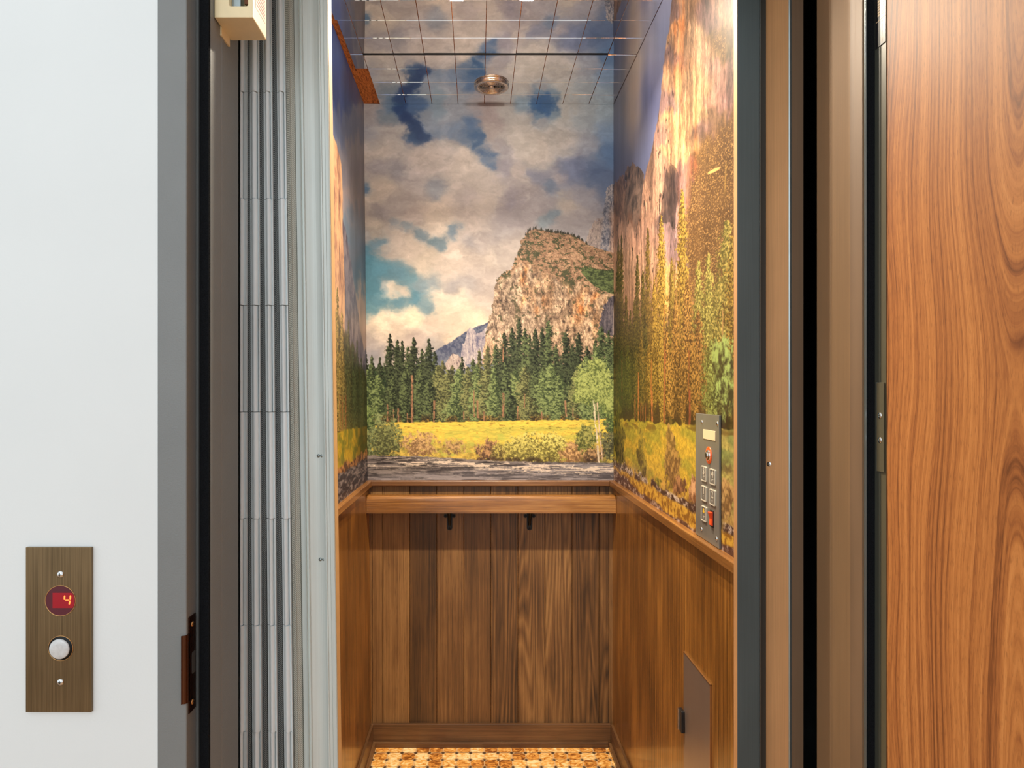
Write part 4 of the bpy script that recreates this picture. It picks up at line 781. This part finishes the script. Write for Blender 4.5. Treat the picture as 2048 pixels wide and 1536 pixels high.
# ---------------------------------------------------------------- ceiling grille and the lamps further forward
vc = (.0485, 2.3665, CEIL - .0035)
vt = empty('ceiling_grille', vc, 'round satin metal ceiling grille with concentric rings among the mirror tiles', 'ceiling grille')
MB().lathe([(.0605, 0), (.0605, .0035), (.0580, .0048), (.0580, .0056), (.0602, .0066), (.0600, .0085), (.0570, .0104), (.0520, .0112), (.0480, .0104), (.0450, .008), (.0435, .005), (.0430, .001)], vc, (0, 0, -1), 64, caps=False).build('rim', M['vent_metal'], vt)
vt.children[0].data.polygons.foreach_set('use_smooth', [True] * len(vt.children[0].data.polygons))
MB().lathe([(.043, .0005), (0, .0005)], vc, (0, 0, -1), 48, caps=False).build('recess', M['black'], vt)
rg = MB()
for r in (.0165, .0215, .0265, .0315, .0365, .0410):
    n = 56
    for i in range(n):
        a0, a1 = 2 * math.pi * i / n, 2 * math.pi * (i + 1) / n; v = []
        for a in (a0, a1):
            for rr, h in ((r - .0006, .002), (r + .0006, .002), (r + .0010, .0072), (r - .0006, .0072)): v.append((vc[0] + rr * math.cos(a), vc[1] + rr * math.sin(a), vc[2] - h))
        rg.add(v, [(k, (k + 1) % 4, 4 + (k + 1) % 4, 4 + k) for k in range(4)], True)
rg.build('louvre_rings', M['vent_metal'], vt)
for a in (15, 105, 195, 285):
    a = math.radians(a + 5); MB().tube([(vc[0] + .008 * math.cos(a), vc[1] + .008 * math.sin(a), vc[2] - .0076), (vc[0] + .0425 * math.cos(a), vc[1] + .0425 * math.sin(a), vc[2] - .0076)], .0009, 8).build('spoke', M['vent_metal'], vt)
MB().lathe([(.0095, .003), (.0095, .0085), (.0075, .0105), (0, .0116)], vc, (0, 0, -1), 28).build('hub', M['vent_metal'], vt)
M['lamp'] = plain('lit_lamp_glass', srgb(255, 236, 200), .4, em=(1, .8, .55, 1), es=4.)
for k, (x, y) in enumerate(LAMPS):
    c = (x, y, CEIL - .0035); t_ = empty('ceiling_downlight', c, 'recessed downlight over the %s half of the cab' % ('gate-side', 'button-panel')[k], 'ceiling light')
    MB().lathe([(.052, 0), (.052, .004), (.048, .006), (.043, .005), (.041, .001)], c, (0, 0, -1), 40).build('rim', M['vent_metal'], t_)
    MB().lathe([(.041, .002), (0, .002)], c, (0, 0, -1), 32, caps=False).build('lens', M['lamp'], t_)
# ---------------------------------------------------------------- folding gate on the left
YG = 1.25
zcut = [wz(183, YG) + .19565 * k for k in range(-10, 3)]          # panel sections step every 196 mm
zcut = [-.0] + [z for z in zcut if z > .02] 
gate = empty('folding_gate', (-.36, YG, 0), 'grey metal folding elevator gate pushed open into a narrow stack at the left', 'gate')
# px edges at z about 1.47: (left flange, bulge start, bulge end, right flange, cord end)
FOLD = [(477.2, 477.6, 487, 493, 499, 0.), (499, 502.3, 516, 519, 528, -.004), (528.2, 532.3, 543.5, 547, 556.6, -.008), (557, 560, 572, 575.5, 577, -.011)]
ZR = 1.45
for k, (f0, b0, b1, f1, c1, sh) in enumerate(FOLD):
    X = lambda p: wx(p, YG)
    pn = MB()
    for s_, (z0, z1) in enumerate(zip(zcut[:-1], zcut[1:])):
        grooved = (len(zcut) - 1 - s_) % 2 == 1
        off = .0 if grooved else -.0012; e1 = b1 - (2.3 if grooved else .0); xa, xb = X(b0), X(e1); w_ = xb - xa
        pts = [(X(f0), YG + .006), (xa, YG + .005)] + [(xa + w_ * (i / 10), YG + off + .005 - .006 * math.sin(math.pi * i / 10) ** .7) for i in range(1, 10)] + [(xb, YG + .005)]
        if grooved: pts += [(xb, YG + .012), (X(b1), YG + .012), (X(b1), YG + .003)]
        pts += [(X(f1 - 1.2), YG + .003), (X(f1 - 1.2), YG + .001), (X(f1), YG + .001), (X(f1), YG + .03), (X(f0), YG + .03)]
        pn.prism(pts, z0 + .0006, z1 - .0004, sh, ZR)
    P = pn.build('gate_panel', M['alu'], gate)
    if k < 3: MB().prism([(X(f1), YG + .006), (X((f1 + c1) / 2), YG + .0035), (X(c1 - .3), YG + .006), (X(c1 - .3), YG + .022), (X(f1), YG + .024)], 0, zcut[-1], sh - .002, ZR).build('hinge_cord', M['cord_shaded'], P)
    # the leaf folded back behind its front edge
    MB().prism([(X(f0) + .002, YG + .03), (X(f1) - .001, YG + .03), (X(f1) - .001, YG + .098), (X(f0) + .002, YG + .098)], .01, zcut[-1] - .01, sh, ZR).build('leaf', M['alu'], P)
SHP = -.0137; X = lambda p: wx(p, YG)
post = MB(); z1 = zcut[-1]
pts = [(X(595), YG + .008), (X(596), YG + .001), (X(604.5), YG), (X(605), YG - .004), (X(607), YG - .005), (X(608), YG - .001), (X(610), YG - .001), (X(611), YG - .004), (X(612.5), YG - .004), (X(613.5), YG + .001)]
pts += [(X(614 + 31 * i / 8), YG + .001 + .0035 * math.sin(math.pi * i / 8)) for i in range(1, 8)]
pts += [(X(645.5), YG), (X(646), YG - .003), (X(648), YG - .003), (X(648.6), YG), (X(654), YG), (X(654.3), YG + .001), (X(655), YG), (X(660.5), YG - .0005), (X(662.5), YG - .001), (X(663.6), YG + .0008), (X(663.6), YG + .030), (X(595), YG + .030)]
post.prism(pts, 0, z1, SHP, ZR); pp_ = post.build('lead_post', M['alu_post'], gate)
MB().prism([(X(663.65), YG + .002), (X(664.2), YG + .002), (X(664.2), YG + .030), (X(663.65), YG + .030)], 0, z1, SHP, ZR).build('edge_strip', M['edge_warm_lit'], pp_)  # added strip; its tan paints warm lamp light on the post's side
cd_ = MB().prism([(X(577), YG + .004), (X(583), YG + .001), (X(584.8), YG + .001), (X(585.4), YG - .001), (X(586.2), YG + .001), (X(593.5), YG + .004), (X(595), YG + .008), (X(595), YG + .028), (X(577), YG + .028)], 0, z1, -.0125, ZR)
tag(cd_.build('hinge_cord', M['cord_light'], pp_), 'pale ribbed cord')
for py in (912, 1120):
    for q in (636 + (py - 912) * .018, 643 + (py - 912) * .018):
        MB().lathe([(.0032, 0), (.003, .0006), (0, .0012)], (wx(q, YG), YG + .0035, wz(py, YG)), (0, -1, 0), 12).build('rivet', M['edge_steel'], pp_)
# cream switch box at the head of the jamb
sb = empty('switch_box', (-.385, 1.112, 1.90), 'cream plastic switch box high on the left jamb, in front of the folding gate', 'switch box')
xa, xb, ya, yb, zb = -.4155, -.3546, 1.077, 1.148, 1.8915
hb = MB()   # housing with an open window in its face
xs = [xa, -.3920, -.3625, xb]; zs = [zb, zb + .0185, 2.0, 2.06]; v = []; f = []
hb.box(xa, xs[1], ya, yb, zb, 2.06).box(xs[2], xb, ya, yb, zb, 2.06).box(xs[1], xs[2], ya, yb, zb, zs[1]).box(xs[1], xs[2], ya, yb, zs[2], 2.06).box(xs[1], xs[2], ya + .03, yb, zs[1], zs[2])
hs = hb.build('housing', M['cream'], sb)
wm = hs.modifiers.new('w', 'REMESH'); wm.mode = 'VOXEL'; wm.voxel_size = .0012; wm.use_smooth_shade = True
sm_ = hs.modifiers.new('s', 'SMOOTH'); sm_.factor = .6; sm_.iterations = 6
MB().box(xs[1] + .0005, xs[1] + .014, ya + .012, ya + .029, zs[1] + .001, zs[2]).build('switch_body', M['edge_steel'], sb)
MB().box(xs[1] + .019, xs[2] - .001, ya + .016, ya + .029, zs[1] + .012, zs[2]).build('coil', M['copper'], sb)
st = MB(); st.box(xb + .0001, xb + .0004, ya + .014, yb - .008, zb + .024, 2.04); lb = st.build('label', M['sticker'], sb); tag(lb, 'label with pink print')
ln = MB()
for k in range(9):
    z0 = zb + .030 + k * .0056; y = ya + .017
    while y < yb - .012:
        l_ = random.uniform(.003, .009); ln.box(xb + .0004, xb + .0006, y, min(y + l_, yb - .011), z0, z0 + .0022); y += l_ + .0016
ln.build('print', M['pink_print'], lb)
MB().box(-.4161, -.4135, 1.1035, 1.14, 1.877, 1.90).build('bracket', M['cream'], sb)
# ---------------------------------------------------------------- landing wall, steel frame
HZ = 2.12; YW = 1.03; XFL = wx(315.5, YW); XRL = wx(374, YW); XRR = .6165; YS = 1.064; XJL = -.4162; XJR = .602
wf = MB().box(-3.2, XFL, YW, 1.12, 0, 3.05).box(.66, 2.6, YW, 1.12, 0, 3.05).box(XFL, .66, YW, 1.12, HZ + .05, 3.05)
struct('wall_front', wf, M['white_wall'])
struct('trim_4', MB().prism([(XFL, YW + .002), (XFL + .0008, YW - .0015), (XRL - .001, YW - .0015), (XRL, YW - .0005), (XRL, YS), (XRL + .0010, YS), (XJL, YS), (XJL, 1.108), (XJL + .0012, 1.110), (XJL + .0012, 1.119), (XJL, 1.122), (XJL, 1.188), (XJL - .03, 1.188), (XJL - .03, 1.121), (XFL, 1.121)], 0, HZ + .05), M['frame_grey'])
# right jamb, face by face: rabbet, stop, bronze reveal
struct('trim_5', MB().box(XRR, .659, YW + .001, 1.119, 0, HZ + .05), M['olive'])
struct('trim_6', MB().prism([(XJR, YS + .002), (XRR, YS + .002), (XRR, 1.121), (.659, 1.121), (.659, 1.21), (XJR - .0004, 1.21), (XJR - .0004, 1.165), (XJR + .0004, 1.163), (XJR + .0004, 1.131)], 0, HZ + .05), M['jamb_bronze'])
struct('trim_7', MB().prism([(XJR - .0012, YS + .0022), (XJR - .0003, YS + .0022), (XJR - .0003, 1.1008), (XJR - .0012, 1.1008)], 0, HZ), M['jamb_brown'])  # darker sheet puts a reflected band into the reveal's colour
struct('trim_8', MB().box(XRL + .0005, XJR, YW + .001, 1.188, HZ, HZ + .05), M['frame_grey'])
tag(MB().box(XRR - .0006, XRR - .0001, YS - .020, YS, 0, HZ).build('trim_9', M['green_grey']), kind='structure')
# pile seals: a base and many bristles
def seal(name, x0, x1, label, tip):
    r = empty(name, ((x0 + x1) / 2, YS, 0), label, 'draught seal'); m = MB(); m.box(x0, x1, YS - .006, YS, 0, HZ)
    m.build('pile', M['felt'], r)
    q = MB(); rnd = random.Random(5); z = .35
    while z < 2.0:
        for xe, s in tip:
            l_ = rnd.uniform(.0004, .0014); zz_ = z + rnd.uniform(-.001, .001); y_ = YS - rnd.uniform(.001, .005)
            q.add([(xe, y_, zz_), (xe, y_, zz_ + .0007), (xe + s * l_, y_ - .0004, zz_ + rnd.uniform(-.0008, .0014)), (xe, y_ + .0006, zz_ + .0003)], [(0, 1, 2), (1, 3, 2), (3, 0, 2)])
        z += .0011
    q.build('bristles', M['felt'], r); return r
sl = seal('pile_seal', wx(403.5, YS), wx(420.5, YS), 'black fuzzy draught seal down the left jamb, above and below the strike plate', [(wx(420.5, YS), 1), (wx(403.5, YS), -1)])
MB().box(wx(398, YS), wx(401, YS), YS - .004, YS, 0, HZ).build('holder', M['rubber'], sl)
sr = seal('pile_seal', wx(1733.5, YS), wx(1745.5, YS), 'black fuzzy draught seal down the right jamb, beside the walnut door', [(wx(1733.5, YS), -1)])
MB().box(wx(1728.6, YS), wx(1731, YS), YS - .003, YS + .001, 0, HZ).box(wx(1731, YS), wx(1733.4, YS), YS - .001, YS + .001, 0, HZ).build('holder', M['edge_steel'], sr)
# strike plate on the left jamb: flange on the frame face, plate on the rabbet
sp = empty('strike_plate', (XRL, 1.045, .80), 'brown bronze strike plate with a lip wrapping onto the grey frame face', 'strike plate')
xs_ = XRL + .0012; mp_ = MB()
def zr(py, Y): return wz(py, Y)
zt1, zt2, zl1, zl2, zb2 = wz(1238, 1.036), wz(1225, 1.058), wz(1270, 1.03), wz(1410, 1.03), wz(1430, 1.036)
ztop = (zt1 + wz(1222, 1.058)) / 2; zbot = (zb2 + wz(1411, 1.058)) / 2
mp_.box(XRL + .0001, XRL + .0018, 1.034, 1.0585, zbot, ztop); plate = mp_.build('plate', M['copper'], sp, .0004)
lip = MB(); xl = wx(361.5, 1.022)
arc = [(XRL + .0018, 1.036), (XRL + .0018, 1.030)] + [(XRL + .0018 - .006 * (1 - math.cos(math.radians(a))), 1.030 - .006 * math.sin(math.radians(a))) for a in (20, 45, 70, 90)] + [(xl, 1.0225), (xl, 1.0237)] + [(XRL + .0004 - .0046 * (1 - math.cos(math.radians(a))), 1.030 - .0048 * math.sin(math.radians(a))) for a in (90, 70, 45, 20)] + [(XRL + .0004, 1.036)]
lip.prism(arc, wz(1410, 1.022), wz(1273, 1.022)); lip.build('lip', M['copper'], sp, .0003)
for py in (1247, 1402):
    zc = wz(py, 1.048); s_ = MB().lathe([(.0042, 0), (.004, .0008), (.0018, .0014), (0, .0014)], (XRL + .0018, 1.046, zc), (1, 0, 0), 18).build('screw', M['bronze_edge'], sp)
    MB().box(XRL + .0032, XRL + .0035, 1.0425, 1.0495, zc - .0005, zc + .0005).build('slot', M['black'], s_)
MB().ext(rrect(1.043, 1.0555, wz(1345, 1.05), wz(1302, 1.05), .003, 4), 'x', XRL + .0017, XRL + .0022).build('latch_hole', M['shaft'], sp)
# call station on the white wall
cs = empty('call_station', (wx(123, YW), YW, wz(1422, YW)), 'bronze call plate on the white wall with red 4 display and round white button', 'call station')
x0, x1, z0, z1 = wx(55.5, YW), wx(186.5, YW), wz(1421.5, YW), wz(1093, YW)
fp = MB().box(x0, x1, YW - .005, YW, z0, z1); fo = fp.build('face_plate', M['bronze_plate'], cs, .0007)
YP = YW - .005; k_ = YP / F
def P(px, py): return ((px - VX) * k_, EYE - (py - VY) * k_)
cx, cz = P(121, 1201.5); MB().lathe([(.0232, 0), (.0232, .0006), (.0226, .0010), (.0222, .0004)], (cx, YP, cz), (0, -1, 0), 56, caps=False).build('display_ring', M['bronze_edge'], cs)
dl = MB().lathe([(.0222, .0002), (0, .0002)], (cx, YP, cz), (0, -1, 0), 56, caps=False).build('display_lens', M['red_glass'], cs)
ax, az = P(105.5, 1185.5); bx_, bz = P(149, 1216); hx = lambda z_: cx + math.sqrt(max(0, .0215 ** 2 - (z_ - cz) ** 2))
MB().ext([(ax, bz), (hx(bz), bz)] + [(hx(bz + (az - bz) * i / 6), bz + (az - bz) * i / 6) for i in range(1, 6)] + [(hx(az), az), (ax, az)], 'y', YP - .0002, YP - .0005).build('lit_window', M['red_window'], dl)
sg = MB(); tx0, tz0 = P(129.5, 1210); q_ = k_
def seg(ax, az, bx, bz, w=1.35):
    sg_ = [(ax, az), (bx, bz)]; dx, dz = bx - ax, bz - az; L = math.hypot(dx, dz); nx, nz = -dz / L * w, dx / L * w; ex, ez = dx / L * w, dz / L * w
    pts = [(ax, az), (ax + ex + nx, az + ez + nz), (bx - ex + nx, bz - ez + nz), (bx, bz), (bx - ex - nx, bz - ez - nz), (ax + ex - nx, az + ez - nz)]
    sg.ext([P(*p) for p in pts], 'y', YP - .0005, YP - .0009)
seg(129.8, 1190.5, 129.2, 1198.6); seg(130.3, 1199.6, 139.2, 1199.6); seg(141.4, 1190.2, 140.8, 1198.6); seg(140.5, 1200.6, 138.8, 1209.2)
sg.build('numeral', M['led'], dl)
cx, cz = P(121.5, 1296.5)
MB().lathe([(.0190, 0), (.0190, .0006), (.0184, .0010), (.0180, .0004)], (cx, YP, cz), (0, -1, 0), 48, caps=False).build('button_ring', M['bronze_edge'], cs)
bt = MB().lathe([(.0180, .0002), (.0165, .0004), (.0160, .0030), (.0151, .0030), (.0150, .0002)], (cx, YP, cz), (0, -1, 0), 48, caps=False).build('button_bezel', M['black'], cs)
MB().lathe([(.0150, .001), (.0150, .0042), (.0138, .0052), (.008, .0058), (0, .006)], (cx, YP, cz), (0, -1, 0), 48).build('button', M['pearl'], bt)
for py in (1149, 1364.5):
    cx, cz = P(120.8, py); s_ = MB().lathe([(.0052, 0), (.0050, .001), (.003, .0020), (0, .0022)], (cx, YP, cz), (0, -1, 0), 24).build('screw', M['chrome'], cs)
    m_ = MB()
    for a in (0, 1): m_.box(cx - (.0022 if a else .0004), cx + (.0022 if a else .0004), YP - .0026, YP - .0021, cz - (.0004 if a else .0022), cz + (.0004 if a else .0022))
    m_.build('cross_slot', M['black'], s_)
# ---------------------------------------------------------------- cab post on the right
cpst = empty('cab_post', (.54, 1.27, 0), 'tall slate grey metal post with warm reflections painted on its side between the right-hand mural and the dark gap', 'post')
YPp = 1.27; z1 = 2.36
MB().prism([(.4837, YPp), (wx(1518.6, YPp), YPp), (wx(1518.6, YPp), 1.2865), (.4837, 1.2865)], 0, z1).build('inner_face', M['slate'], cpst, .0006)
MB().box(.4830, .4836, YPp + .0006, 1.2865, 0, z1).build('edge_strip', M['post_warm_lit'], cpst)
MB().box(wx(1518.8, YPp), wx(1520.4, YPp), YPp - .0004, 1.2865, 0, z1).build('bead', M['edge_steel'], cpst)
MB().box(wx(1520.4, YPp), .5405, 1.279, 1.2865, 0, z1).build('recess', M['slate_dark'], cpst)
yn = 1.245; xa, xb = wx(1531, 1.28), wx(1577, yn)
bf = MB().prism([(xa, 1.28), (xb, yn), (xb + .004, yn + .004), (xa + .004, 1.284)], 0, z1).build('splayed_face', M['post_warm_lit'], cpst)
MB().prism([(xb + .0002, yn), (wx(1579.5, yn), yn - .0008), (wx(1583, yn), yn), (wx(1583, yn), yn + .004), (xb + .0042, yn + .004)], 0, z1).build('bead', M['edge_steel'], cpst)
MB().box(wx(1583, yn), wx(1607, yn), yn + .0006, 1.2865, 0, z1).build('outer_face', M['jamb_brown'], cpst)
sY = 1.2747; sX = wx(1538.3, sY); nrm = Vector((-(1.28 - yn), -(xb - xa), 0)).normalized()
MB().lathe([(.0046, 0), (.0044, .0008), (.002, .0012), (0, .001)], (sX, sY, wz(928.5, sY)), nrm, 20).build('screw', M['chrome'], cpst)
# ---------------------------------------------------------------- walnut door, its hinge, the black label
dr = MB().box(.6163, .6610, .115, 1.0288, .012, HZ - .01).build('door_1', M['walnut'], None, .0012); tag(dr, kind='structure')
hg = empty('door_hinge', (XRR, 1.047, wz(940, 1.05)), 'olive metal hinge leaf with two screws, tucked in the rabbet behind the walnut door', 'hinge')
MB().box(XRR - .0022, XRR - .0007, 1.0325, 1.0512, wz(942, 1.05), wz(765, 1.05)).build('leaf', M['olive'], hg, .0003)
MB().box(XRR - .0024, XRR - .0007, 1.0512, 1.0522, wz(942.5, 1.05), wz(764.5, 1.05)).build('leaf_edge', M['edge_steel'], hg)
for py in (831, 880):
    s_ = MB().lathe([(.0046, 0), (.0044, .0006), (.002, .0010), (0, .0008)], (XRR - .0022, 1.0425, wz(py, 1.043)), (-1, 0, 0), 20).build('screw', M['chrome'], hg)
    zc = wz(py, 1.043); MB().box(XRR - .0034, XRR - .0031, 1.0405, 1.0445, zc - .0005, zc + .0005).build('slot', M['black'], s_)
lbz = wz(96, 1.05); lb = empty('rating_label', (XRR - .001, 1.045, lbz), 'black label with cream print high in the rabbet behind the walnut door', 'label')
MB().box(XRR - .0014, XRR - .0008, 1.030, 1.0555, lbz, 1.99).build('backing', M['black_plastic'], lb)
pr = MB(); rnd = random.Random(8); X0, X1 = XRR - .0016, XRR - .0014
pr.box(X0, X1, 1.030, 1.0535, wz(41.5, 1.045), wz(41.5, 1.045) + .0010)
z = wz(34, 1.048)
while z < 1.97:                      # heading and small print running up the label
    pr.box(X0, X1, 1.0435, 1.0492, z, z + .0030); z += .0042
for c_, (ya, yb) in enumerate(((1.0315, 1.0335), (1.0345, 1.0365), (1.0375, 1.0395))):
    z = wz(26, 1.034)
    while z < 1.97: l_ = rnd.uniform(.001, .003); pr.box(X0, X1, ya, yb, z, z + l_); z += l_ + .0009
z = wz(84, 1.0405)
while z < wz(44, 1.0405): l_ = rnd.choice((.0012, .0018)); pr.box(X0, X1, 1.0372, 1.0392, z, z + l_); z += l_ + (.0008 if rnd.random() > .15 else .003)
pr.build('print', M['cream_print'], lb)
# ---------------------------------------------------------------- hoistway and hall floor
sw = MB().box(-1.1, 1.3, 2.75, 2.80, -.3, 3.05).box(-1.15, -1.1, 1.12, 2.80, -.3, 3.05).box(1.3, 1.35, 1.12, 2.80, -.3, 3.05)
struct('wall_shaft', sw, M['shaft'])
struct('ceiling', MB().box(-1.15, 1.35, 1.12, 2.80, 3.05, 3.1), M['shaft']); struct('floor', MB().box(-1.15, 1.35, 1.12, 2.80, -.35, -.3), M['shaft'])
tag(MB().box(1.02, 1.10, 1.9, 2.75, 1.60, 1.78).box(1.10, 1.30, 2.2, 2.3, 1.63, 1.73).build('guide_rail_bracket', M['black'], None, .002), 'black steel beam glimpsed in the dark gap right of the cab post', 'beam')
struct('floor', MB().box(-3.2, 2.6, -3.2, 1.21, -.05, -.001), M['hall_floor'])
